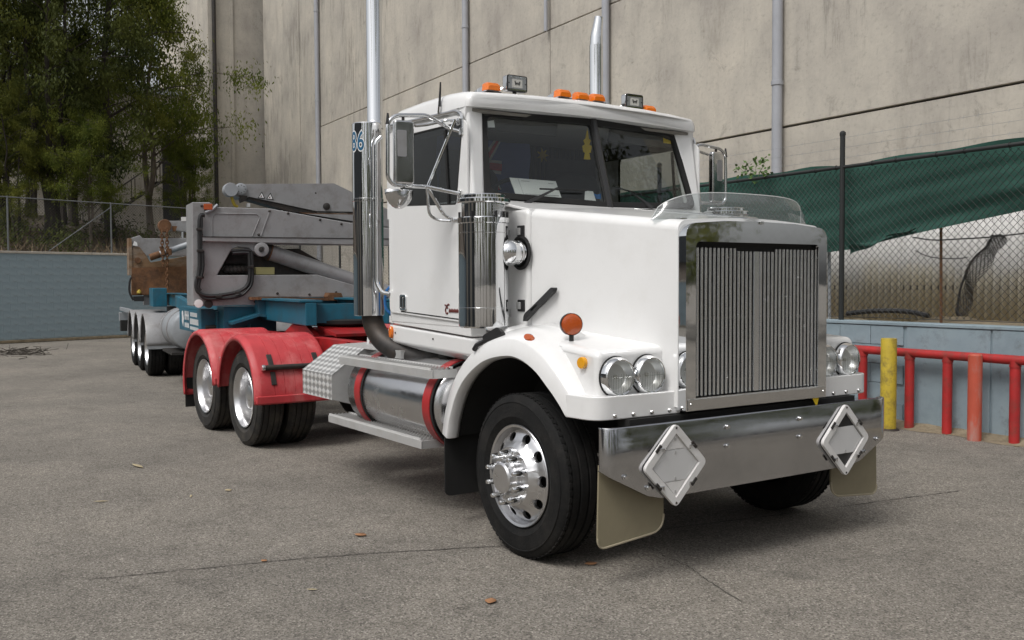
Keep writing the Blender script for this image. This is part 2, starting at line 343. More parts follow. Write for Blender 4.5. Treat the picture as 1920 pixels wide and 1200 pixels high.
def bluewall(t, b, N, L):
    tc = N('ShaderNodeTexCoord'); co = tc.outputs['Object']
    n1 = N('ShaderNodeTexNoise'); n1.inputs['Scale'].default_value = 1.2; n1.inputs['Detail'].default_value = 9; n1.inputs['Roughness'].default_value = .7; L(co, n1.inputs['Vector'])
    r1 = ramp(N, [(.3, (.19, .245, .275)), (.5, (.245, .315, .355)), (.72, (.29, .36, .395))]); L(n1.outputs[0], r1.inputs[0])
    n3 = N('ShaderNodeTexNoise'); n3.inputs['Scale'].default_value = 2.6; n3.inputs['Detail'].default_value = 10; n3.inputs['Roughness'].default_value = .8; L(co, n3.inputs['Vector'])
    r3 = ramp(N, [(.55, (0, 0, 0)), (.74, (.7, .7, .7))]); L(n3.outputs[0], r3.inputs[0])
    m3 = N('ShaderNodeMix'); m3.data_type = 'RGBA'; L(r3.outputs[0], m3.inputs[0]); L(r1.outputs[0], m3.inputs[6]); m3.inputs[7].default_value = (.09, .085, .075, 1)
    L(m3.outputs[2], b.inputs['Base Color']); b.inputs['Roughness'].default_value = .75
    bp = N('ShaderNodeBump'); bp.inputs['Strength'].default_value = .25; bp.inputs['Distance'].default_value = .02; L(n3.outputs[0], bp.inputs['Height']); L(bp.outputs[0], b.inputs['Normal'])
surf('blue_wall', bluewall)
def dirtm(t, b, N, L):
    tc = N('ShaderNodeTexCoord'); co = tc.outputs['Object']
    n1 = N('ShaderNodeTexNoise'); n1.inputs['Scale'].default_value = 2.5; n1.inputs['Detail'].default_value = 12; n1.inputs['Roughness'].default_value = .8; L(co, n1.inputs['Vector'])
    r1 = ramp(N, [(.3, (.02, .015, .011)), (.5, (.05, .037, .025)), (.72, (.11, .08, .05))]); L(n1.outputs[0], r1.inputs[0]); L(r1.outputs[0], b.inputs['Base Color'])
    b.inputs['Roughness'].default_value = .95
    bp = N('ShaderNodeBump'); bp.inputs['Strength'].default_value = .8; bp.inputs['Distance'].default_value = .08; L(n1.outputs[0], bp.inputs['Height']); L(bp.outputs[0], b.inputs['Normal'])
surf('leaf_litter', dirtm)
def sandy(t, b, N, L):
    tc = N('ShaderNodeTexCoord'); co = tc.outputs['Object']
    n1 = N('ShaderNodeTexNoise'); n1.inputs['Scale'].default_value = 4; n1.inputs['Detail'].default_value = 12; n1.inputs['Roughness'].default_value = .8; L(co, n1.inputs['Vector'])
    r1 = ramp(N, [(.3, (.1, .08, .055)), (.5, (.24, .195, .13)), (.72, (.36, .3, .21))]); L(n1.outputs[0], r1.inputs[0]); L(r1.outputs[0], b.inputs['Base Color'])
    b.inputs['Roughness'].default_value = .95
    bp = N('ShaderNodeBump'); bp.inputs['Strength'].default_value = .7; bp.inputs['Distance'].default_value = .05; L(n1.outputs[0], bp.inputs['Height']); L(bp.outputs[0], b.inputs['Normal'])
surf('sandy_soil', sandy)
def corr(t, b, N, L):                                       # dusty sheet: tan splash-up dirt with a ragged upper edge
    tc = N('ShaderNodeTexCoord'); co = tc.outputs['Object']; sx = N('ShaderNodeSeparateXYZ'); L(co, sx.inputs[0])
    n1 = N('ShaderNodeTexNoise'); n1.inputs['Scale'].default_value = 1.4; n1.inputs['Detail'].default_value = 6; n1.inputs['Roughness'].default_value = .6; L(co, n1.inputs['Vector'])
    ad = N('ShaderNodeMath'); ad.operation = 'MULTIPLY_ADD'; ad.inputs[1].default_value = 1.2; L(n1.outputs[0], ad.inputs[0]); L(sx.outputs[2], ad.inputs[2])
    r1 = ramp(N, [(.42, (.66, .57, .38)), (.8, (.68, .63, .52)), (1, (.62, .61, .6))])
    ml = N('ShaderNodeMath'); ml.operation = 'MULTIPLY'; ml.inputs[1].default_value = .72; L(ad.outputs[0], ml.inputs[0]); L(ml.outputs[0], r1.inputs[0])
    n2 = N('ShaderNodeTexNoise'); n2.inputs['Scale'].default_value = 7; n2.inputs['Detail'].default_value = 10; n2.inputs['Roughness'].default_value = .8; L(co, n2.inputs['Vector'])
    r2 = ramp(N, [(.36, (.45, .43, .4)), (.5, (1, 1, 1)), (.7, (1.08, 1.07, 1.05))]); L(n2.outputs[0], r2.inputs[0])
    m2 = N('ShaderNodeMix'); m2.data_type = 'RGBA'; m2.blend_type = 'MULTIPLY'; m2.inputs[0].default_value = .35; L(r1.outputs[0], m2.inputs[6]); L(r2.outputs[0], m2.inputs[7])
    L(m2.outputs[2], b.inputs['Base Color']); b.inputs['Roughness'].default_value = .7
surf('dusty_sheet', corr)
def chequer(t, b, N, L):                                    # aluminium tread plate: fine raised lozenges
    tc = N('ShaderNodeTexCoord'); co = tc.outputs['UV']
    sx = N('ShaderNodeSeparateXYZ'); L(co, sx.inputs[0])
    def mth(op, a, bb=None):
        n = N('ShaderNodeMath'); n.operation = op
        for i, q in enumerate((a, bb)):
            if q is None: continue
            if isinstance(q, (int, float)): n.inputs[i].default_value = q
            else: L(q, n.inputs[i])
        return n.outputs[0]
    u, v = mth('MULTIPLY', sx.outputs[0], 1.0), mth('MULTIPLY', sx.outputs[1], 1.46)
    f = 12.0
    a = mth('SINE', mth('MULTIPLY', mth('ADD', u, v), math.pi*f)); c = mth('SINE', mth('MULTIPLY', mth('SUBTRACT', u, v), math.pi*f))
    h = mth('MULTIPLY', a, c); r = ramp(N, [(.35, (0, 0, 0)), (.7, (1, 1, 1))])
    h2 = mth('MULTIPLY_ADD', h, .5); h2.node.inputs[2].default_value = .5; L(h2, r.inputs[0])
    bp = N('ShaderNodeBump'); bp.inputs['Strength'].default_value = 1; bp.inputs['Distance'].default_value = .004; L(r.outputs[0], bp.inputs['Height']); L(bp.outputs[0], b.inputs['Normal'])
    rc_ = ramp(N, [(.3, (.34, .34, .335)), (.75, (.78, .78, .77))]); L(h2, rc_.inputs[0]); L(rc_.outputs[0], b.inputs['Base Color']); b.inputs['Metallic'].default_value = .4; b.inputs['Roughness'].default_value = .38
surf('chequer_plate', chequer)
def leafm(base, alt):
    def f(t, b, N, L):
        oi = N('ShaderNodeTexCoord'); n1 = N('ShaderNodeTexNoise'); n1.inputs['Scale'].default_value = .9; n1.inputs['Detail'].default_value = 4; L(oi.outputs['Object'], n1.inputs['Vector'])
        r1 = ramp(N, [(.35, base), (.62, alt)]); L(n1.outputs[0], r1.inputs[0])
        L(r1.outputs[0], b.inputs['Base Color']); b.inputs['Roughness'].default_value = .7; b.inputs['Specular IOR Level'].default_value = .2
        tl = N('ShaderNodeBsdfTranslucent'); L(r1.outputs[0], tl.inputs[0]); mx = N('ShaderNodeMixShader'); mx.inputs[0].default_value = .4
        L(b.outputs[0], mx.inputs[1]); L(tl.outputs[0], mx.inputs[2]); L(mx.outputs[0], t.nodes['Material Output'].inputs[0])
    return f
surf('leaf_olive', leafm((.05, .065, .014), (.17, .18, .032)))
surf('leaf_bright', leafm((.06, .09, .015), (.2, .23, .04)))
surf('leaf_dark', leafm((.026, .038, .011), (.095, .11, .024)))
mat('dry_grass', (.13, .095, .055), .9, var=.3, vscale=8)
mat('joint_dark', (.075, .065, .055), .95)
mat('cladding', (.085, .095, .105), .6, var=.15, vscale=.5)
mat('galv_dark', (.15, .16, .165), .6, .2, var=.15, vscale=6)
# ================================================================== SETTING
def struct(o, kind='structure'): o['kind'] = kind; return o
struct(MB().add([(-400, -400, 0), (400, -400, 0), (400, 400, 0), (-400, 400, 0)], [(0, 1, 2, 3)]).build('ground', 'asphalt', recalc=False, smooth=0))
def crack(px, wd, name):
    pts = cr([at(u, v, z=.004) for u, v in px], 14); mb = MB(); l = []; rt = []
    for i, p in enumerate(pts):
        t = (pts[min(i+1, len(pts)-1)]-pts[max(i-1, 0)]).normalized(); n = Vector((-t.y, t.x, 0))
        j = n*random.uniform(-.006, .006); q = wd*random.uniform(.35, 1.2); l.append(p+j+n*q); rt.append(p+j-n*q)
    m = len(pts); mb.add(l+rt, [(i, i+1, m+i+1, m+i) for i in range(m-1)])
    return struct(mb.build(name, 'crack_dark', smooth=0))
crack([(165, 1086), (400, 1063), (640, 1041), (1000, 1018), (1300, 985), (1690, 934), (1800, 920)], .005, 'pavement_joint')
crack([(1240, 1040), (1290, 1062), (1330, 1090), (1395, 1130)], .003, 'pavement_crack')

B0 = Vector((-1.78, 5.264, 0))
def W(t, d, z): return B0 + WD*t + WN*d + Vector((0, 0, z))
WR = Matrix((( WD.x, WN.x, 0), (WD.y, WN.y, 0), (0, 0, 1)))          # columns: along, out, up
def wbox(mb, t0, t1, d0, d1, z0, z1): return mb.box(W((t0+t1)/2, (d0+d1)/2, (z0+z1)/2), (abs(t1-t0), abs(d1-d0), abs(z1-z0)), WR)
E3 = lambda v: Vector(v)

# ---- terrace behind the low wall, bank behind the back wall
g0 = Vector((-25.134, -1.353, 0)); g1 = Vector((-26.209, 2.224, 0)); GD = (g1-g0).normalized(); GN = Vector((GD.y, -GD.x, 0))
if GN.x < 0: GN = -GN
def G(s, d, z): return g0 + GD*s + GN*d + Vector((0, 0, z))
GRm = Matrix(((GD.x, GN.x, 0), (GD.y, GN.y, 0), (0, 0, 1)))
def bank_z(s, q): return 2.5 + .17*max(0, q-.6) - .0012*q*q + .12*noise.noise(Vector((s*.5, q*.5, 0)))
def gridmesh(fn, A, Bn): 
    vs_ = [fn(a, b) for a in A for b in Bn]; nb = len(Bn)
    return MB().add(vs_, [(i*nb+j, (i+1)*nb+j, (i+1)*nb+j+1, i*nb+j+1) for i in range(len(A)-1) for j in range(nb-1)])
struct(gridmesh(lambda s, q: G(s, -q-.12, bank_z(s, q)), [-45+i*1.2 for i in range(46)], [0, .3, .6, 1, 1.6, 2.4, 3.4, 4.6, 6, 8, 10, 13, 16, 20, 26]).build('earth_bank', 'leaf_litter', recalc=False, smooth=180))
struct(gridmesh(lambda t, q: W(t, -q-.1, 1.1+.05*noise.noise(Vector((t*2, q*2, 3)))+max(0, .16*noise.noise(Vector((t*1.3, q*2.2, 9)))+.05*noise.noise(Vector((t*6, q*6, 2))))*min(1, q*2)+.06*q*max(0, min(1, (t-2)/6))), [-4.2+i*.4 for i in range(76)], [0, .15, .35, .6, .9, 1.3, 1.8, 2.4, 3.0, 3.4]).build('terrace_soil', 'sandy_soil', recalc=False, smooth=180))

# ---- low retaining wall by the bollard: block work, then rendered panels
rw = thing('retaining_wall', 'low blue-grey painted retaining wall behind the red pipe rail', 'wall', W(0, 0, 0))
wbox(MB(), -3.9, 26, -.24, -.012, 0, 1.11).build('wall_core', 'blue_wall', rw)
wbox(MB(), -3.9, 26, -.26, .018, 1.112, 1.15).build('coping', 'blue_wall', rw, bevel=.008)
bl = None
def block(parent, proto, mb, mt, P, Rm):
    if proto is None: proto = mb.build('block', mt, None, bevel=.0018, seg=1)
    else: o = proto.copy(); col.objects.link(o); proto = o
    Ml = MATS[parent.name].inverted() @ (Matrix.Translation(P) @ Rm.to_4x4()); proto.parent = parent; proto.matrix_local = Ml
    return proto
for c in range(5):
    for k in range(9):
        t = .03 + .44*k + (.22 if c % 2 else 0)
        bl = block(rw, bl, MB().box((0, 0, 0), (.434, .05, .211)), 'blue_wall', W(t+.215, -.019+random.uniform(0, .004), .025+.218*c+.1025), WR)
tt = 0.0
for k, wd in enumerate((1.02, 1.25, 1.6)):
    wbox(MB(), tt-.012, tt-wd+.012, -.02, .006+.003*(k % 3), .02, 1.108).build('wall_panel', 'blue_wall', rw, bevel=.008); tt -= wd

# ---- back retaining wall of blocks
bw = thing('retaining_wall', 'tall blue-grey painted block wall closing the yard behind the trailer', 'wall', G(0, 0, 0), 0)
def gbox(mb, s0, s1, d0, d1, z0, z1): return mb.box(G((s0+s1)/2, (d0+d1)/2, (z0+z1)/2), (abs(s1-s0), abs(d1-d0), abs(z1-z0)), GRm)
gbox(MB(), -40, 9, -.3, -.008, 0, 2.5).build('wall_core', 'blue_wall', bw)
gbox(MB(), -40, 9, -.32, .03, 2.502, 2.57).build('coping', 'concrete', bw, bevel=.01)
gbox(MB(), -40, 9, -.002, .035, .006, .09).build('base_fillet', 'sandy_soil', bw, bevel=.015)
bl = None
for c in range(12):
    for k in range(15):
        s = -.9 + .4*k + (.2 if c % 2 else 0)
        bl = block(bw, bl, MB().box((0, 0, 0), (.399, .05, .199)), 'blue_wall', G(s+.2, -.022+random.uniform(0, .0015), .105+.2*c+.1), GRm)

# ---- concrete building: big precast panels, joints, downpipes
CB = -3.41
cb = thing('concrete_building', 'tall stained precast concrete building wall behind the truck', 'building', W(0, CB, 0))
wbox(MB(), -4.5, 36.2, CB-14, CB-.17, 0, 17).build('wall_core', 'joint_dark', cb)
rows = [.9, 4.29, 7.65, 14.5, 17.2]; cols = [-4.6, 5.25, 12.5, 16.75, 28.85]
for i in range(len(cols)-1):
    for j in range(4):
        g = .013
        wbox(MB(), cols[i]+g, cols[i+1]-g, CB-.16, CB+.012*((i*3+j*5) % 3), rows[j]+g, rows[j+1]-g).build('wall_panel', 'concrete', cb, bevel=.015)
for a, b_ in ((28.9, 31.2), (31.25, 33.5), (33.55, 36.25)):
    wbox(MB(), a, b_, CB-.16, CB+random.uniform(.0, .03), .9, 17.2).build('wall_panel', 'concrete', cb, bevel=.02)
for t, r, z0 in ((28.75, .085, 1.0), (16.6, .085, 1.0), (10.1, .085, 1.0), (5.1, .09, 1.0), (12.5, .045, 7.6)):
    dp = MB().tube([W(t, CB+.14, z0), W(t, CB+.14, 17.2)], r, 14).build('downpipe', 'pvc_grey', cb)
    for z in (2.6, 5.0, 8.6, 12):
        if z < z0: continue
        m = MB().lathe([(r+.004, 0), (r+.014, .005), (r+.014, .075), (r+.004, .08)], W(t, CB+.14, z), (0, 0, 1), 14, caps=False); m.build('pipe_collar', 'pvc_grey', dp)
for k in range(2):      # stained run-off ledge under the long joint
    pass

# ---- wing at the far end and a lower shed seen between the trunks
wg = thing('concrete_wing', 'dark concrete end wing beyond the tall building, partly behind gum leaves', 'building', W(37.5, CB+.5, 0))
wbox(MB(), 36.9, 48, CB-10, CB+2.3, 0, 17.2).build('wall', 'concrete', wg, bevel=.02)
MB().tube([W(36.8, CB+2.05, 3), W(36.8, CB+2.05, 17)], .09, 10).build('downpipe', 'dark_steel', wg)
wbox(MB(), 36.84, 36.9, CB+1.2, CB+1.35, 2, 17.2).build('corner_strip', 'concrete', wg)
sh = thing('rear_shed', 'pale concrete shed wall glimpsed between the gum trunks', 'building', W(41, 8, 0))
wbox(MB(), 40, 50, CB+2.32, 13, 0, 10.6).build('wall', 'concrete', sh, bevel=.02)
wbox(MB(), 39.75, 39.98, CB+2.6, 13.2, 10.4, 10.7).build('gutter', 'galv', sh)
wbox(MB(), 39.93, 39.99, -.55, .35, 4.2, 8.6).build('door', 'black_plastic', sh)

# ---- steel stair by the shed
st = thing('steel_stair', 'dark steel stair with handrail below the shed, behind the gum trunks', 'stair', W(38.6, 2.2, 3.9))
for sd_ in (0, .9):
    MB().tube([W(38.2-sd_, .8, 6.2), W(38.2-sd_, 4.3, 3.6)], .05, 6).build('stringer', 'dark_steel', st)
    MB().tube(fillet([W(38.2-sd_, 4.3, 4.5), W(38.2-sd_, .9, 7.1), W(38.2-sd_, -.3, 7.1), W(38.2-sd_, -.3, 6.2)], .1), .025, 6).build('handrail', 'dark_steel', st)
    for k in range(4): MB().tube([W(38.2-sd_, 4.1-k*1.05, 3.8+k*.78), W(38.2-sd_, 4.1-k*1.05, 4.65+k*.78)], .02, 6).build('baluster', 'dark_steel', st)
for k in range(11): wbox(MB(), 37.3, 38.2, 4.2-k*.32-.12, 4.2-k*.32+.12, 3.7+k*.24, 3.74+k*.24).build('tread', 'dark_steel', st)
wbox(MB(), 37.2, 38.3, -.6, .8, 6.15, 6.2).build('landing', 'dark_steel', st)
for t in (37.3, 38.2): MB().tube([W(t, -.5, 3.5), W(t, -.5, 6.15)], .05, 6).build('post', 'dark_steel', st)

# ---- chain-link
def chainlink(mb, fn, a0, a1, z0, z1, p, r):
    H = z1-z0; n = int((a1-a0+H)/p)+1
    for sgn in (1, -1):
        for i in range(n):
            s = a0-H+i*p if sgn > 0 else a0+i*p
            # a = s + sgn*(z-z0)
            lo, hi = 0, H
            if sgn > 0: lo = max(0, a0-s); hi = min(H, a1-s)
            else: lo = max(0, s-a1); hi = min(H, s-a0)
            if hi-lo < .02: continue
            A, Bq = fn(s+sgn*lo, 0, z0+lo), fn(s+sgn*hi, 0, z0+hi); d = (Bq-A).normalized(); n1 = Vector(fn(0, 1, 0)-fn(0, 0, 0)); n2 = d.cross(n1); o = n1*(.002*sgn)
            vs_ = [P+o+n1*r*c+n2*r*e for P in (A, Bq) for c, e in ((1, 0), (-.5, .87), (-.5, -.87))]
            mb.add(vs_, [(0, 1, 4, 3), (1, 2, 5, 4), (2, 0, 3, 5)])
    return mb
ff = thing('chain_link_fence', 'black chain-link fence with barbed strands on top of the low retaining wall', 'fence', W(0, -.13, 1.15))
FD = -.13
Wf = lambda a, d, z: W(a, FD+d, z)
chainlink(MB(), Wf, -3.8, 24, 1.2, 2.95, .082, .0033).build('wire_mesh', 'wire', ff, smooth=0, recalc=False)
for t in (-2.45, .98, 4.4, 7.8, 11.2, 14.6, 18, 21.4):
    p = MB().tube([Wf(t, .03, 1.151), Wf(t, .03, 3.37)], .032, 10).build('post', 'fence_black', ff)
    MB().lathe([(.038, 0), (.038, .03), (.02, .05)], Wf(t, .03, 3.36), (0, 0, 1), 10).build('post_cap', 'fence_black', p)
MB().tube([Wf(-4, .03, 2.98), Wf(24, .03, 2.98)], .022, 8).build('top_rail', 'fence_black', ff)
for k in range(34):
    c = Wf(-3.6+k*.42+.05*math.sin(k*3), .03, 2.98); MB().tube([c+WN*(.03*math.cos(a))+Vector((0, 0, .03*math.sin(a))) for a in [2*math.pi*j/8 for j in range(9)]], .004, 4, caps=False).build('cable_tie', 'fence_black', ff)
MB().tube([Wf(-4, .0, 1.19), Wf(24, .0, 1.19)], .004, 4).build('tension_wire', 'wire', ff)
for z in (3.1, 3.22, 3.34):
    mb = MB().tube([Wf(-4+k*1.0, .03, z-.012*math.sin(math.pi*((k % 3.4)/3.4))) for k in range(29)], .0018, 3, caps=False)
    for k in range(150):
        P = Wf(-4+k*.17, .03, z-.006); mb.tube([P+Vector((-.01, .0, -.018)), P+Vector((.01, .0, .018))], .0017, 3, caps=False)
    mb.build('barbed_wire', 'galv', ff, smooth=0, recalc=False)
# debris fence fittings
for t in (-.05, 1.55): MB().tube([W(t, -.55, 1.1), W(t+.02, -.55, 2.4)], .022 if t > 0 else .016, 8).build('inner_post', 'galv' if t > 0 else 'rust', ff)

# ---- green shade cloth
def interp(x, pts):
    if x <= pts[0][0]: return pts[0][1]
    for (a, b_), (c, d) in zip(pts, pts[1:]):
        if x <= c: return b_+(d-b_)*(x-a)/(c-a)
    return pts[-1][1]
def cloth_pt(t, k):
    top = interp(t, [(-4, 3.10), (-1.4, 3.06), (.0, 3.05), (.7, 3.04), (1.0, 3.02), (1.6, 3.05), (3.5, 3.06), (9, 3.04), (14, 3.0)])
    bot = interp(t, [(-4, 2.62), (-1.4, 2.38), (.1, 2.16), (.55, 2.09), (.95, 2.01), (1.4, 1.98), (3, 1.9), (9, 1.8), (14, 1.8)])
    v = k/30; z = top+(bot-top)*v
    fold = .018*math.sin(v*13+t*1.1+2*noise.noise(Vector((t*.5, 0, 7))))*(.2+v)*min(1, max(.15, 1-(t+.2)/2))+.010*math.sin(v*27-t*2.0)*(.3+.7*v)+.05*noise.noise(Vector((t*.7, v*2, 1)))
    return W(t, FD-.13+fold-.10*v, z+.012*math.sin(t*5)*(1-v))
sc = gridmesh(cloth_pt, [-4+i*.1 for i in range(181)], range(31)).build('shade_cloth', 'cloth_green', recalc=False, smooth=180)
tag(sc, 'dark green shade cloth sagging in folds behind the chain-link fence', 'shade cloth')
tk = thing('cloth_scrap', 'loose dark green flap of shade cloth hanging below the sagging cloth by the fence post', 'cloth', W(.8, FD-.25, 1.7))
gridmesh(lambda a, k: W(.12+a*.95, FD-.2+.03*math.sin(a*9+k*.4), 2.215-.10*a*(k/8)-.015*math.sin(a*12)-.18*a), [i/16 for i in range(17)], range(9)).build('flap', 'cloth_green', tk, recalc=False, smooth=180)

# ---- dusty corrugated sheet behind the fence, with soil, hose and a torn mesh
cs = thing('corrugated_fence', 'dusty grey corrugated sheet fence behind the chain-link', 'fence', W(0, -1.35, 1.05))
for k, t0 in enumerate((-5.3, -4.5, -3.7, -2.9, -2.1, -1.3, -.5, .3, 1.1, 1.9, 2.7, 3.5)):
    pr = [(t0+i*.8/84, .024*math.sin(2*math.pi*i/84*8)) for i in range(85)]
    mb = MB(); top = 2.75+.02*(k % 3)
    vs_ = [W(t, -1.35+d-.004*(k % 2), z) for z in (1.06, top) for t, d in pr]; n = len(pr)
    mb.add(vs_, [(i, i+1, n+i+1, n+i) for i in range(n-1)]); mb.build('sheet', 'dusty_sheet', cs, recalc=False, smooth=180, solid=.003)
for z in (1.5, 2.3): wbox(MB(), -5.4, 4.4, -1.42, -1.37, z, z+.06).build('rail', 'dark_steel', cs)
hose = MB().tube(cr([at(1588, 588, y=5.75), at(1640, 583, y=5.8), at(1700, 584, y=5.85), at(1740, 592, y=5.8)], 6), .03, 8).build('black_hose', 'black_plastic')
tag(hose, 'black plastic hose lying on the soil behind the chain-link fence', 'hose')
tm = thing('torn_mesh', 'crumpled dark wire mesh strip leaning behind the chain-link fence', 'wire mesh', W(-1.0, -.75, 1.12))
mbm = MB(); tp = [at(u, v, y=5.92) for u, v in ((1795, 592), (1800, 545), (1822, 490), (1850, 462), (1862, 440))]; tp = cr(tp, 6)
for i, p in enumerate(tp):
    wdt = .22*math.sin(math.pi*(i+2)/(len(tp)+6))+.03
    pass
def strip(i, e): 
    p = tp[i]; wdt = .20*math.sin(math.pi*(i+3)/(len(tp)+6))+.03
    return p+WD*(-wdt*e)+WN*(.05*math.sin(i*.7+e*3))
for i in range(len(tp)-1):
    for e in range(7):
        a, b_ = strip(i, e/7), strip(i+1, (e+1)/7); mbm.tube([a, b_], .005, 3, caps=False); a, b_ = strip(i, (e+1)/7), strip(i+1, e/7); mbm.tube([a, b_], .005, 3, caps=False)
mbm.build('mesh', 'dark_steel', tm, smooth=0, recalc=False)
MB().tube(tp, .012, 6).build('edge_wire', 'dark_steel', tm)
for pl, r in ((((1712, 445), (1750, 450), (1800, 448), (1850, 445), (1925, 437)), .008), (((1716, 470), (1745, 482), (1790, 485), (1815, 482)), .006)):
    o = MB().tube(cr([at(u, v, y=5.8) for u, v in pl], 6), r, 5).build('slack_cable', 'black_plastic')
    tag(o, 'slack black cable strung level behind the chain-link fence' if r > .007 else 'short drooping black cable tied to the crumpled mesh strip', 'cable')

# ---- red pipe rail, faded post, handwheel, yellow bollard
rl = thing('pipe_rail', 'red painted steel pipe rail along the low blue-grey wall', 'railing', W(0, .14, 0))
MB().tube([W(1.02, .14, .83), W(-2.9, .14, .83)], .047, 16).build('rail', 'red_rail', rl)
for t in (1.0, .46, -.16, -.62, -1.36, -2.2, -2.9):
    p = MB().tube([W(t, .14, .0), W(t, .14, .83)], .05, 16).build('post', 'red_rail', rl)
    MB().lathe([(.056, 0), (.056, .02)], W(t, .14, .76), (0, 0, 1), 14, caps=False).build('weld_collar', 'red_rail', p)
hw = MB().tube([W(.06+.0, .22+.085*math.cos(a), .83+.085*math.sin(a)) for a in [2*math.pi*k/20 for k in range(21)]], .009, 6, caps=False)
for k in range(3): a = R(30+120*k); hw.tube([W(.06, .22, .83), W(.06, .22+.085*math.cos(a), .83+.085*math.sin(a))], .007, 5)
hw.build('handwheel', 'red_rail', rl)
fp = thing('steel_post', 'thick post with orange-red paint peeling off, standing against the pipe rail', 'post', W(-1.02, .27, 0))
MB().tube([W(-1.02, .27, 0), W(-1.02, .27, .86)], .068, 20).build('tube', 'red_faded', fp)
MB().lathe([(.068, 0), (.06, .015), (.0, .02)], W(-1.02, .27, .86), (0, 0, 1), 20).build('cap', 'red_faded', fp)
yb = thing('bollard', 'scuffed yellow steel bollard beside the truck bumper', 'bollard', at(1665, 806, z=0))
P = at(1665, 806, z=0)
MB().lathe([(.083, 0), (.083, .98), (.078, .995), (.0, 1.0)], P, (0, 0, 1), 28).build('post', 'yellow_paint', yb)
MB().lathe([(.12, 0), (.11, .012), (.084, .02)], P, (0, 0, 1), 20, caps=False).build('base_collar', 'dark_steel', yb)

# ---- strip of dirt and litter along the low wall
random.seed(3)
mb = MB()
for k in range(420):
    t = random.uniform(-5, 2.4); d = abs(random.gauss(0, .08))+.02; s = random.uniform(.006, .024)
    c = W(t, d, s*.3); mb.box(c, (s*2, s*1.4, s*.7), Matrix.Rotation(random.uniform(0, 6), 3, 'Z'))
o = mb.build('gravel_litter', 'sandy_soil', smooth=0, recalc=False); tag(o, 'loose soil crumbs along the foot of the low wall', 'gravel', kind='stuff')
o = gridmesh(lambda t, k: W(t, .002+k*.06*(1+.5*noise.noise(Vector((t*2, 0, 5)))), .05*(1-k/4)**2+.003+.02*(1-k/4)*noise.noise(Vector((t*5, k, 0)))), [-6+i*.1 for i in range(95)], range(5)).build('soil_strip', 'sandy_soil', recalc=False, smooth=180); struct(o)

# ---- back fence over the block wall
bf = thing('chain_link_fence', 'galvanised chain-link fence on the tall block wall below the trees', 'fence', G(0, -.15, 2.57))
Gf = lambda a, d, z: G(a, -.15+d, z)
chainlink(MB(), Gf, -3, 7, 2.6, 4.05, .09, .0028).build('wire_mesh', 'wire', bf, smooth=0, recalc=False)
for s in (-2.6, .35, 3.35, 6.3): MB().tube([Gf(s, 0, 2.571), Gf(s, 0, 4.1)], .026, 8).build('post', 'galv_dark', bf)
MB().tube([Gf(-3, 0, 4.07), Gf(7, 0, 4.07)], .016, 8).build('top_rail', 'galv_dark', bf)
MB().tube([Gf(3.35, 0, 3.95), Gf(1.6, -.3, 2.6)], .016, 6).build('brace', 'galv_dark', bf)

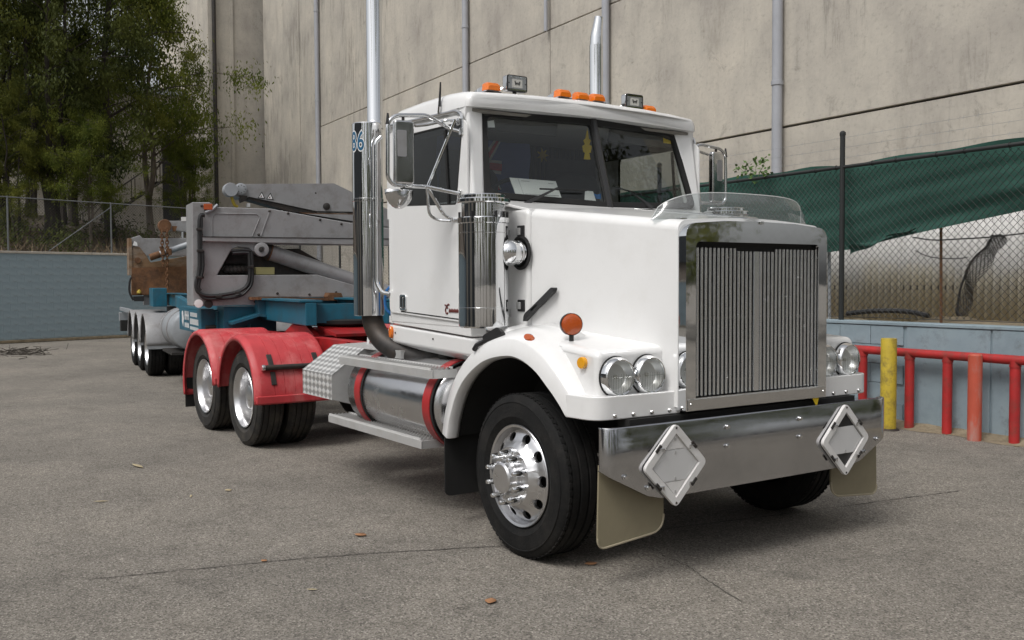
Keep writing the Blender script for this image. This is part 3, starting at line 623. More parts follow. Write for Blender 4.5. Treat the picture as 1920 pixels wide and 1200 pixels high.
# ---- gum trees
def make_tree(name, label, seed, H, spread, cb_, leafm_, barkm, stems, nclump, leaves, lean=(0, 0), loc=(0, 0, 0), group='gum trees on the bank', r0=.17):
    rnd = random.Random(seed); root = thing(name, label, 'tree', loc, 0, group); base = Vector(loc)
    tb = MB(); cb2 = MB(); tips = []
    for s_ in range(stems):
        a = 2*math.pi*s_/max(1, stems)+rnd.uniform(-.5, .5); off = Vector((math.cos(a), math.sin(a), 0))*(.0 if stems == 1 else .22)
        top = Vector((lean[0]+math.cos(a)*spread*.25*(stems > 1), lean[1]+math.sin(a)*spread*.25*(stems > 1), H*rnd.uniform(.86, 1)))
        path = []
        for k in range(9):
            f = k/8; path.append(base+off*(1+f)+Vector((top.x*f**1.4, top.y*f**1.4, top.z*f))+Vector((rnd.uniform(-1, 1), rnd.uniform(-1, 1), 0))*(.13*H*.1*(f > 0)*(f < 1))+Vector((0, 0, -.25*(k == 0))))
        path = cr(path, 4); rr = [r0*(1 if stems == 1 else .72)*(1-.86*(i/len(path)))+(.07*max(0, 1-i/3)) for i in range(len(path))]
        tb.tube(path, rr, 9)
        nl = int(nclump/stems/5)
        for q in range(nl):
            f = cb_/H+(1-cb_/H)*(q+rnd.random())/nl; i = min(len(path)-2, int(f*len(path))); st_ = path[i]
            aa = rnd.uniform(0, 6.28); ln = spread*rnd.uniform(.35, 1)*(1.0-.55*max(0, f-.5)*1.4)
            end = st_+Vector((math.cos(aa)*ln, math.sin(aa)*ln, rnd.uniform(.15, .6)*ln)); mid = (st_+end)/2+Vector((rnd.uniform(-.2, .2), rnd.uniform(-.2, .2), .12*ln))
            lp = cr([st_, mid, end], 4); tb.tube(lp, [max(.012, rr[i]*.42*(1-j/len(lp))) for j in range(len(lp))], 5)
            for _ in range(5):
                f2 = rnd.uniform(.35, 1.08); p = st_.lerp(end, f2)+Vector((rnd.gauss(0, .3), rnd.gauss(0, .3), rnd.gauss(0, .3)))*spread*.28; tips.append(p)
                if rnd.random() < .4: tb.tube([lp[rnd.randrange(2, len(lp))], p], [.012, .005], 3)
    for p in tips:
        sz = rnd.uniform(.35, .75)*spread*.19; dens = rnd.uniform(.6, 1.3)
        for _ in range(int(leaves*dens*1.35)):
            d = Vector((rnd.gauss(0, 1), rnd.gauss(0, 1), rnd.gauss(0, 1))); d = d*(sz*.62); d.z = d.z*.95-abs(rnd.gauss(0, .35))*sz
            c = p+d; L_ = rnd.uniform(.09, .19); wd = L_*rnd.uniform(.14, .22)
            ax = Vector((rnd.gauss(0, .55), rnd.gauss(0, .55), -1)).normalized(); sdv = ax.cross(Vector((rnd.gauss(0, 1), rnd.gauss(0, 1), rnd.gauss(0, .4)))).normalized()
            n0 = len(cb2.v); cb2.v += [c, c+ax*L_*.45+sdv*wd, c+ax*L_, c+ax*L_*.45-sdv*wd]; cb2.f.append((n0, n0+1, n0+2, n0+3))
    tb.build('trunk', barkm, root); cb2.build('crown', leafm_, root, smooth=0, recalc=False)
    return root
def tree_at(px, x):                     # foot of a trunk seen at pixel column px, at world x
    p = at(px, 450, x=x); s = (p-g0).dot(GD); q = -(p-g0).dot(GN)-.12; return Vector((p.x, p.y, bank_z(s, q)-.03))
t3 = make_tree('gum_tree', 'pale-barked gum with two trunks and drooping leaves in front of the shed', 31, 11.2, 3.9, 2.9, 'leaf_bright', 'bark', 2, 205, 120, loc=tree_at(290, -33.5), lean=(0, .3))
t2 = make_tree('gum_tree', 'tall dark single-trunked gum whose top thins against the sky', 22, 15.5, 3.4, 4.6, 'leaf_olive', 'dark_bark', 1, 100, 100, loc=tree_at(212, -31.5), lean=(.2, -.3))
t1 = make_tree('gum_tree', 'spreading dark many-stemmed gum behind the block wall fence', 13, 12.0, 3.2, 1.9, 'leaf_dark', 'dark_bark', 3, 210, 120, loc=tree_at(105, -30))
t4 = make_tree('gum_tree', 'olive leafy gum with low branches beside the many-stemmed one', 44, 13.0, 3.2, 2.0, 'leaf_olive', 'dark_bark', 2, 190, 120, loc=tree_at(10, -32.5))
t5 = copy_tree(t1, tree_at(130, -37), 2.1, 'dark bushy gum filling in behind the tall single-trunked one'); 
t6 = copy_tree(t4, tree_at(-90, -30.5), 1.0, 'olive gum standing apart past the end of the fence posts')
t7 = copy_tree(t2, tree_at(345, -37.5), 2.6, 'slim dark gum beside the steel stair', .55)
t8 = copy_tree(t1, tree_at(60, -41), 4.4, 'bushy gum furthest up the bank', .8)
rnd = random.Random(5)
refl = 'gum tree added out of view across the yard, seen only in the chrome'  # unseen trees, added to darken what the chrome reflects
for k, (x, y) in enumerate(((24, 4), (26, -3), (25, -10), (24, -17), (20, -23), (14, -25), (21, 10), (17, 14), (13, 17), (9, 19), (31, -1), (30, -13), (28, 8), (22, 18), (14, 23), (8, -27))):
    src = (t1, t4, t3)[k % 3]; o = copy_tree(src, (x, y, 0), rnd.uniform(0, 6), refl, rnd.uniform(.85, 1.15)); o['group'] = 'unseen gum trees added across the yard'
wh_ = thing('warehouse', 'dark metal-clad warehouse added out of view across the yard, seen only in the chrome', 'building', (-20, -30, 0))
MB().box((-20, -34, 4.5), (56, 8, 9)).build('wall', 'cladding', wh_)  # unseen building, added as a dark backdrop for the chrome reflections
MB().box((-20, -34, 9.1), (57, 9, .25)).build('roof', 'galv_dark', wh_)
for k in range(4): MB().box((-34+k*11, -29.97, 2.4), (5, .1, 4.8)).build('roller_door', 'concrete', wh_)
for k, (px, x, sc_, lb_) in enumerate(((175, -29.0, .42, 'young leafy gum sapling against the fence below the tall dark gum'), (350, -33.0, .34, 'young leafy gum sapling half hiding the steel stair'), (30, -28.6, .4, 'low leafy gum sapling by the fence near the many-stemmed gum'))):
    copy_tree((t3, t3, t4, t4)[k], tree_at(px, x), 1.3*k, lb_, sc_)
# undergrowth on the bank
mb = MB(); rnd = random.Random(9)
for k in range(2600):
    s = rnd.uniform(-6, 8); q = rnd.uniform(.2, 7); b_ = G(s, -q-.12, bank_z(s, q)); h = rnd.uniform(.08, .45)
    d = Vector((rnd.gauss(0, .5), rnd.gauss(0, .5), 1)).normalized(); sv = d.cross(Vector((rnd.gauss(0, 1), rnd.gauss(0, 1), .1))).normalized()*h*.09
    n0 = len(mb.v); mb.v += [b_-sv, b_+sv, b_+d*h]; mb.f.append((n0, n0+1, n0+2))
tag(mb.build('undergrowth', 'dry_grass', smooth=0, recalc=False), 'dry grass and twigs on the bank under the trees', 'undergrowth', kind='stuff')
mb = MB()
for k in range(16):
    s = rnd.uniform(-5, 6); q = rnd.uniform(1.2, 5); c0 = G(s, -q-.12, bank_z(s, q)+.3)
    for _ in range(240):
        c = c0+Vector((rnd.gauss(0, .4), rnd.gauss(0, .4), rnd.gauss(0, .28))); ax = Vector((rnd.gauss(0, 1), rnd.gauss(0, 1), rnd.gauss(0, 1))).normalized(); sv = ax.orthogonal().normalized()*.025
        n0 = len(mb.v); mb.v += [c, c+ax*.07+sv, c+ax*.15, c+ax*.07-sv]; mb.f.append((n0, n0+1, n0+2, n0+3))
tag(mb.build('scrub', 'leaf_dark', smooth=0, recalc=False), 'low dark scrub on the bank under the trees', 'scrub', kind='stuff')
# fence-top creeper
cp = thing('creeper_sprig', 'small green creeper sprig poking over the fence top rail', 'plant', W(2.25, FD, 2.95)); rnd = random.Random(2); mb = MB(); tw = MB()
for (u, v) in ((1385, 312), (1400, 322), (1412, 330), (1418, 303), (1428, 315), (1436, 300), (1440, 325), (1402, 308)):
    p = onp(u, v, W(0, FD+.03, 0), WN); tw.tube([onp(1415, 345, W(0, FD+.03, 0), WN), p], .003, 3)
    for _ in range(9):
        c = p+Vector((rnd.gauss(0, .035), rnd.gauss(0, .03), rnd.gauss(0, .03))); ax = Vector((rnd.gauss(0, 1), rnd.gauss(0, .6), rnd.gauss(0, 1))).normalized(); sv = ax.orthogonal().normalized()*.02
        mb.add([c, c+ax*.03+sv, c+ax*.065, c+ax*.03-sv], [(0, 1, 2, 3)])
mb.build('leaves', 'weed_green', cp, smooth=0, recalc=False); tw.build('stems', 'weed_green', cp, smooth=0)
# fallen leaves and twigs on the pavement
def leaf(u, v, s, rz, m_, label, curl=.3, long=1.6):
    c = at(u, v, z=.006); mb = MB(); vs_ = []
    for i in range(7):
        f = i/6; wd = s*.5*math.sin(math.pi*min(1, f*.94+.03))/long*1.2
        for e in (-1, 0, 1): vs_.append(Vector((s*(f-.5), wd*e, curl*s*(.35*(f-.5)**2*2+abs(e)*.22*math.sin(math.pi*f)))))
    mb.add([c+Matrix.Rotation(rz, 3, 'Z') @ p for p in vs_], [(i*3+j, i*3+3+j, i*3+4+j, i*3+1+j) for i in range(6) for j in (0, 1)])
    tag(mb.build('fallen_leaf', m_, recalc=False, smooth=180, solid=.001), label, 'leaf', 'leaves fallen on the pavement')
leaf(676, 1003, .085, .6, 'dry_leaf', 'curled orange-brown leaf on the pavement clear of the front wheel')
leaf(920, 1127, .08, 2.4, 'dry_leaf', 'orange-brown leaf beyond the pavement joint, furthest from the truck')
leaf(1108, 1057, .075, 1.2, 'dry_leaf', 'brown leaf lying just ahead of the front tyre')
leaf(495, 1051, .045, .3, 'dry_leaf', 'small brown leaf next to the pavement joint')
leaf(258, 874, .24, .15, 'straw', 'long straw-coloured leaf out on the open pavement', .15, 6)
leaf(428, 919, .07, .1, 'straw', 'small pale dry leaf on open pavement beside the truck')
leaf(190, 940, .11, 1.1, 'straw', 'thin pale leaf lying alone furthest out from the drive wheels', .15, 5)
leaf(358, 930, .08, 2.8, 'straw', 'thin pale leaf near another pale dry leaf', .15, 5)
leaf(585, 1105, .06, .9, 'straw', 'tiny pale leaf past the pavement joint', .15, 4)
rnd = random.Random(4); mb = MB()
for k in range(170):
    c = at(35+rnd.gauss(0, 28), 661+rnd.gauss(0, 3.5), z=.01); d = Vector((rnd.gauss(0, 1), rnd.gauss(0, 1), rnd.uniform(0, .25))).normalized()*rnd.uniform(.08, .4); mb.tube([c, c+d], rnd.uniform(.003, .008), 3)
tag(mb.build('twig_pile', 'dark_bark', smooth=0, recalc=False), 'swept pile of dead twigs on the pavement before the block wall', 'twigs', kind='stuff')
# ================================================================== PRIME MOVER
V = Vector
tk_ = thing('truck', 'white bonneted prime mover with chrome grille and red rear mudguards', 'truck', (0, 0, 0))
RT = .482
# ---------------- wheels
def tyre_profile(w_):
    h = w_/2
    p = [(.288, h-.045), (.315, h-.02), (.345, h-.006), (.348, h-.0025), (.354, h-.0025), (.357, h-.003), (.405, h), (.43, h-.004), (.432, h-.001), (.437, h-.001), (.44, h-.008), (.463, h-.02), (.476, h-.032), (RT, h-.048)]
    gr = [h*.62, h*.22, -h*.22, -h*.62]
    q = []
    for g in gr: q += [(RT, g+.009), (RT-.013, g+.006), (RT-.013, g-.006), (RT, g-.009)]
    return p+q+[(r, -y) for r, y in reversed(p)]
def tyre(parent, x, y, w_, m_='rubber', name='tyre'):
    mb = MB().lathe(tyre_profile(w_), (x, y, RT), (0, 1 if y > 0 else -1, 0), 72, caps=False)
    s = 1 if y > 0 else -1
    for k in range(72):                       # shoulder lugs
        a = 2*math.pi*(k+.5)/72
        for e in (1, -1):
            c = V((x+(RT-.001)*math.cos(a), y+e*(w_/2-.042), RT+(RT-.001)*math.sin(a)))
            mb.box(c, (.006, .02, .026), Matrix.Rotation(-a, 3, 'Y'))
    return mb.build(name, m_, parent, smooth=30, recalc=False)
def holed_disc(n, r0, r1, rh, hr, hw, prof, o, ax, per=6):
    a, u, b_ = frame(ax); o = V(o); mb = MB(); th = 2*math.pi/n
    def P(r, q): return o+a*prof(r)+(u*math.cos(q)+b_*math.sin(q))*r
    for i in range(n):
        q0 = i*th; bd = []
        for k in range(per): bd.append((r0, q0-th/2+th*k/per))
        for k in range(per): bd.append((r0+(r1-r0)*k/per, q0+th/2))
        for k in range(per): bd.append((r1, q0+th/2-th*k/per))
        for k in range(per): bd.append((r1-(r1-r0)*k/per, q0-th/2))
        ho = []
        for (r, q) in bd:
            d = V((r-rh, (q-q0)*rh)); d.normalize() if d.length else None
            ho.append((rh+d.x*hr, q0+d.y*hw/rh))
        m = len(bd); rings = []
        for f in (0, .5, 1): rings.append([P(r1_*(1-f)+r2_*f, q1*(1-f)+q2*f) for (r1_, q1), (r2_, q2) in zip(bd, ho)])
        rings.append([p-a*.022 for p in rings[-1]])
        mb.loft(rings, True, False)
    return mb
def front_wheel(s):
    x, yo = 0, s*1.165; ax = (0, s, 0)
    def prof(r):
        return interp(r, [(.0, .045), (.172, .045), (.186, .036), (.2, .006), (.262, -.028), (.272, -.05), (.285, -.04)])
    mb = holed_disc(10, .172, .272, .232, .027, .034, prof, (x, yo, RT), ax)
    mb.lathe([(.272, -.05), (.281, -.03), (.285, .0), (.299, .006), (.303, .0), (.3, -.012), (.285, -.02)], (x, yo, RT), ax, 64, caps=False)
    mb.lathe([(.172, .045), (.10, .047)], (x, yo, RT), ax, 40, caps=False)
    wh = mb.build('wheel', 'alloy', tk_, smooth=40, recalc=False)
    hb = MB().lathe([(.105, .045), (.105, .075), (.096, .085), (.092, .115), (.08, .125), (.0, .128)], (x, yo, RT), ax, 36).build('hub', 'alloy', wh)
    proto = None
    for k in range(10):
        a = 2*math.pi*(k+.5)/10; c = V((x+.143*math.cos(a), yo, RT+.143*math.sin(a)))
        MB().lathe([(.024, .044), (.024, .052), (.019, .055), (.0185, .09), (.016, .098), (.0155, .122), (.011, .131), (.0, .133)], c, ax, 16).build('lug_nut', 'chrome', wh)
    MB().lathe([(.262, -.2), (.262, -.06)], (x, yo, RT), ax, 40, caps=False).build('brake_drum', 'black_soft', wh)
    MB().lathe([(0, -.07), (.26, -.07)], (x, yo, RT), ax, 40, caps=False).build('back_plate', 'black_soft', wh)
    tyre(wh, x, yo-s*.125, .285)
    return wh
front_wheel(-1); front_wheel(1)
X1, X2 = -4.80, -6.125
def rear_wheel(x, s):
    yo = s*1.225; ax = (0, s, 0)
    pr = [(.303, 0), (.3, .006), (.29, .003), (.283, -.015), (.27, -.03), (.262, -.06), (.257, -.14), (.25, -.168), (.23, -.178), (.16, -.178), (.15, -.165), (.13, -.165), (.128, -.10), (.115, -.06), (.09, -.05), (0, -.048)]
    wh = MB().lathe(pr, (x, yo, RT), ax, 56, caps=False).build('wheel', 'alloy', tk_, recalc=False)
    for k in range(10):
        a = 2*math.pi*(k+.3)/10; c = V((x+.143*math.cos(a), yo, RT+.143*math.sin(a))); MB().lathe([(.02, -.165), (.018, -.12), (.0, -.115)], c, ax, 10).build('lug_nut', 'chrome_worn', wh)
    tyre(wh, x, yo-s*.125, .275, 'rubber_dusty'); tyre(wh, x, yo-s*.455, .275, 'rubber_dusty')
    return wh
for x in (X1, X2):
    for s in (-1, 1): rear_wheel(x, s)
    MB().tube([(x, -.75, RT), (x, .75, RT)], .09, 14).build('axle', 'dark_steel', tk_)
    MB().lathe([(.1, -.2), (.24, -.1), (.26, 0), (.24, .1), (.1, .2)], (x, 0, RT), (0, 1, 0), 20).build('differential', 'dark_steel', tk_)
MB().tube([(0, -.95, .48), (0, -.6, .42), (0, .6, .42), (0, .95, .48)], .055, 10).build('axle', 'dark_steel', tk_)

# ---------------- chassis
for s in (-1, 1):
    MB().box((-3.2, s*.43, .93), (7.5, .09, .27)).build('chassis_rail', 'red_paint', tk_, bevel=.01)
    for k in range(8): MB().box((-.9-k*.75, s*.49, .93), (.02, .03, .25)).build('rail_stiffener', 'red_paint', tk_)
for x in (.45, -1.2, -2.5, -3.7, -5.45, -6.9): MB().box((x, 0, .93), (.12, .77, .2)).build('cross_member', 'red_paint', tk_, bevel=.01)
MB().box((-2.75, -.1, 1.075), (1.1, 1.05, .012)).build('deck_plate', 'alloy_dull', tk_)
for s in (-1, 1): MB().box((X1-.66, s*.5, .62), (1.0, .1, .14)).build('walking_beam', 'dark_steel', tk_, bevel=.02)
# turntable
tt_ = MB().lathe([(.46, 0), (.5, .02), (.5, .055), (.46, .07), (.0, .07)], (-5.3, 0, 1.165), (0, 0, 1), 40).build('turntable', 'black_soft', tk_)
MB().prism([(-5.75, -.44, 1.07), (-4.85, -.44, 1.07), (-5.1, -.44, 1.17), (-5.5, -.44, 1.17)], (0, .06, 0)).build('turntable_bracket', 'red_paint', tk_)
MB().prism([(-5.75, .38, 1.07), (-4.85, .38, 1.07), (-5.1, .38, 1.17), (-5.5, .38, 1.17)], (0, .06, 0)).build('turntable_bracket', 'red_paint', tk_)
MB().box((-4.75, 0, 1.12), (.5, .7, .03), Matrix.Rotation(R(8), 3, 'Y')).build('turntable_ramp', 'red_paint', tk_)

# ---------------- rear mudguards (each wheel its own), ribbed, with lip
def guard(cx, s, a0, a1, RG=.585):
    prof = [(1.305, -.035), (1.31, .0), (1.30, .012), (1.275, .018), (1.262, .03), (1.24, .03)]
    y = 1.22
    for k in range(6): prof += [(y-.10, .031), (y-.104, .024), (y-.108, .031)]; y -= .104
    prof += [(.56, .03), (.55, .02)]
    rings = []
    n = 40
    for i in range(n+1):
        a = R(a0+(a1-a0)*i/n); drop = 0
        rings.append([V((cx+(RG+d)*math.cos(a), s*yy, RT+.02+(RG+d)*math.sin(a))) for yy, d in prof])
    mb = MB().loft(rings, False, False)
    g = mb.build('mudguard', 'red_plastic', tk_, smooth=50, recalc=False, solid=.012)
    a = R(a0)                             # stiffening band along the front lower edge
    c = V((cx+(RG+.03)*math.cos(a), s*.93, RT+.02+(RG+.03)*math.sin(a)+.045)); MB().box(c, (.03, .745, .075)).build('edge_band', 'red_plastic', g, bevel=.01)
    return g
for s in (-1, 1):
    gA = guard(X1, s, -3, 176); gB = guard(X2, s, 4, 196)
    MB().box((X2-.6, s*.95, .36), (.012, .66, .34)).build('mud_flap', 'black_soft', gB)
    for g, cx in ((gA, X1), (gB, X2)):
        for yy in (1.12, .66):
            for aa in (38, 20):
                a = R(aa); c = V((cx+.618*math.cos(a), s*yy, RT+.02+.618*math.sin(a))); MB().box(c, (.015, .05, .13), Matrix.Rotation(-(a), 3, 'Y')).build('bracket', 'dark_steel', g, bevel=.004)
        a = R(29); c = V((cx+.65*math.cos(a), 0, RT+.02+.65*math.sin(a)))
        st_ = MB().tube([V((c.x, s*1.2, c.z)), V((c.x, s*.45, c.z))], .026, 12).build('support_pole', 'dark_steel', g)
        MB().lathe([(.03, 0), (.032, .02), (.028, .03), (0, .032)], V((c.x, s*1.2, c.z)), (0, s, 0), 14).build('pole_cap', 'chrome_worn', g)

# ---------------- fuel tanks, steps, tool box
def sides(s):
    yc, zc, rr = s*.885, .775, .305
    x0, x1 = -2.42, -.95
    tnk = MB().lathe([(0, 0), (.2, .0), (.27, .02), (rr-.01, .05), (rr, .07), (rr, x1-x0-.07), (rr-.01, x1-x0-.05), (.27, x1-x0-.02), (.2, x1-x0), (0, x1-x0)], (x0, yc, zc), (1, 0, 0), 48).build('fuel_tank', 'tank_metal', tk_)
    for xx in (-2.16, -1.06):
        MB().lathe([(rr+.003, -.05), (rr+.012, -.048), (rr+.012, .048), (rr+.003, .05)], (xx, yc, zc), (1, 0, 0), 48, caps=False).build('tank_strap', 'red_paint', tnk)
        MB().lathe([(rr+.002, .05), (rr+.007, .051), (rr+.007, .075), (rr+.002, .076)], (xx, yc, zc), (1, 0, 0), 48, caps=False).build('strap_liner', 'black_soft', tnk)
        MB().prism([(xx-.05, s*.5, .6), (xx-.05, s*.5, 1.06), (xx-.05, s*.8, 1.06), (xx-.05, s*.6, .75), (xx-.05, s*.75, .5)], (.1, 0, 0)).build('tank_bracket', 'red_paint', tnk)
    MB().lathe([(.055, 0), (.06, .01), (.06, .05), (.04, .06), (.0, .06)], V((-1.35, yc-s*.02, zc+rr-.005)), (0, -s*.1, 1), 20).build('filler_cap', 'dark_steel', tnk)
    def step(nm, xa, xb, z, yo, dep):
        st_ = MB().prism(rpoly([(xa, s*yo, z-.055), (xb, s*yo, z-.055), (xb, s*yo, z), (xa, s*yo, z)], .004), (0, -s*.012, 0)).build('step', 'alloy_dull', tk_)
        MB().box(((xa+xb)/2, s*(yo-dep), z-.03), (xb-xa, .012, .055)).build('step_rail', 'alloy_dull', st_)
        for e in (xa+.006, xb-.006): MB().box((e, s*(yo-dep/2), z-.028), (.012, dep-.014, .055)).build('step_end', 'alloy_dull', st_)
        mb = MB(); n = int((xb-xa-.02)/.042)
        for k in range(n):
            x = xa+.02+k*.042; mb.box((x, s*(yo-dep/2), z-.006), (.007, dep-.02, .014))
            for q in range(6): mb.box((x, s*(yo-.02-q*(dep-.03)/5), z+.006), (.008, .01, .01))
        for q in range(4): mb.box(((xa+xb)/2, s*(yo-.03-q*(dep-.06)/3), z-.012), (xb-xa-.03, .005, .01))
        o = mb.build('step_grating', 'alloy_dull', st_, smooth=0, recalc=False); o['kind'] = 'stuff'
        mb = MB()
        for k in range(n*2):
            x = xa+.012+k*.021
            if x < xb-.01: mb.box((x, s*(yo-.01), z+.007), (.009, .014, .014)); mb.box((x, s*(yo-dep+.01), z+.007), (.009, .014, .014))
        o = mb.build('step_teeth', 'tread_bright', st_, smooth=0, recalc=False); o['kind'] = 'stuff'
        for xx in (xa+.3, xb-.25): MB().box((xx, s*(yo-dep-.12), z-.05), (.06, .3, .03)).build('step_bracket', 'red_paint', st_)
    step('u', -2.44, -.93, 1.035, 1.22, .19); step('l', -2.67, -1.085, .545, 1.22, .19)
    # chequer-plate tool box: sloping lid
    xa, xb = -3.22, -2.6
    ya, yb = s*1.215, s*.62
    pts = [(ya, .675), (ya, .875), (s*.93, 1.075), (yb, 1.085), (yb, .62), (s*.95, .60)]
    tb = MB().prism([(xa, y, z) for y, z in pts], (xb-xa, 0, 0)).build('tool_box', 'alloy_dull', tk_, bevel=.006)
    me_pts = [((xa, ya-s*-.003, .675), (xb, ya-s*-.003, .675), (xb, ya-s*-.003, .874), (xa, ya-s*-.003, .874)),
              ((xa-.004, ya+s*.003, .878), (xb+.004, ya+s*.003, .878), (xb+.004, s*.93, 1.079), (xa-.004, s*.93, 1.079)),
              ((xa-.004, s*.93, 1.0795), (xb+.72, s*.93, 1.0795), (xb+.72, yb, 1.0895), (xa-.004, yb, 1.0895))]
    for nm, q in zip(('side_sheet', 'lid', 'walkway_plate'), me_pts):
        a, b_, c, d = [V(p) for p in q]; me = bpy.data.meshes.new(nm); me.from_pydata([tuple(a), tuple(b_), tuple(c), tuple(d)], [], [(0, 1, 2, 3)])
        uv = me.uv_layers.new(); W_, H_ = (b_-a).length, (d-a).length
        for li, co in enumerate(((0, 0), (W_, 0), (W_, H_), (0, H_))): uv.data[li].uv = co
        me.materials.append(M['chequer_plate']); o = bpy.data.objects.new(nm, me); col.objects.link(o); o.parent = tb
        so = o.modifiers.new('s', 'SOLIDIFY'); so.thickness = .004; so.offset = 0
    MB().tube([(xb+.012, s*1.05, .80), (xb+.012, s*.98, .80)], .012, 8).build('box_latch', 'dark_steel', tb)
    MB().box((xb-.05, s*.9, .5), (.06, .06, .22), Matrix.Rotation(R(25*s), 3, 'X')).build('box_brace', 'alloy_dull', tb)
    # torn tape / air-line bracket behind the box
    MB().prism([(-3.0, s*.72, 1.08), (-3.12, s*.66, 1.09), (-3.2, s*.6, 1.24)], (.02, .015, 0)).build('air_line_bracket', 'alloy_dull', tb)
    MB().prism([(-2.95, s*.6, 1.09), (-2.72, s*.6, 1.09), (-2.8, s*.58, 1.16), (-2.82, s*.57, 1.27), (-2.9, s*.58, 1.17)], (.0, -s*.02, 0)).build('air_line_bracket', 'alloy_dull', tb)
sides(-1); sides(1)

# ---------------- bonnet, fenders
def bonnet_ring(x):
    f = (x+.30)/(.745+.30); wd = .85+(.598-.85)*f; zt = 2.082+(1.958-2.082)*f; r = .06; o = [V((x, -wd, interp(x, [(.35, 1.27), (.5, .92)]))), V((x, -wd, 1.4))]
    for k in range(9):
        a = R(90*k/8); o.append(V((x, -wd+r-r*math.cos(a)*1.0, zt-r+r*math.sin(a))))
    for k in range(1, 6): q = k/6; o.append(V((x, (-wd+r)*(1-q), zt+.025*math.sin(q*math.pi/2))))
    o.append(V((x, 0, zt+.025)))
    return o+[V((p.x, -p.y, p.z)) for p in reversed(o[:-1])]
bn = MB().loft([bonnet_ring(-.30+i*1.045/14) for i in range(15)], True, True).build('bonnet', 'white_paint', tk_, smooth=60)
MB().tube([(-.3, 0, 2.11), (.74, 0, 1.986)], .006, 6).build('bonnet_seam', 'chrome_worn', bn)
# cowl behind the bonnet
cw = MB().prism(rpoly([(-.312, -.865, 1.2), (-.76, -.865, 1.2), (-.76, -.865, 2.13), (-.312, -.865, 2.075)], [0, 0, 0, .05]), (0, 1.73, 0)).build('cowl', 'white_paint', tk_, bevel=.03, seg=4)
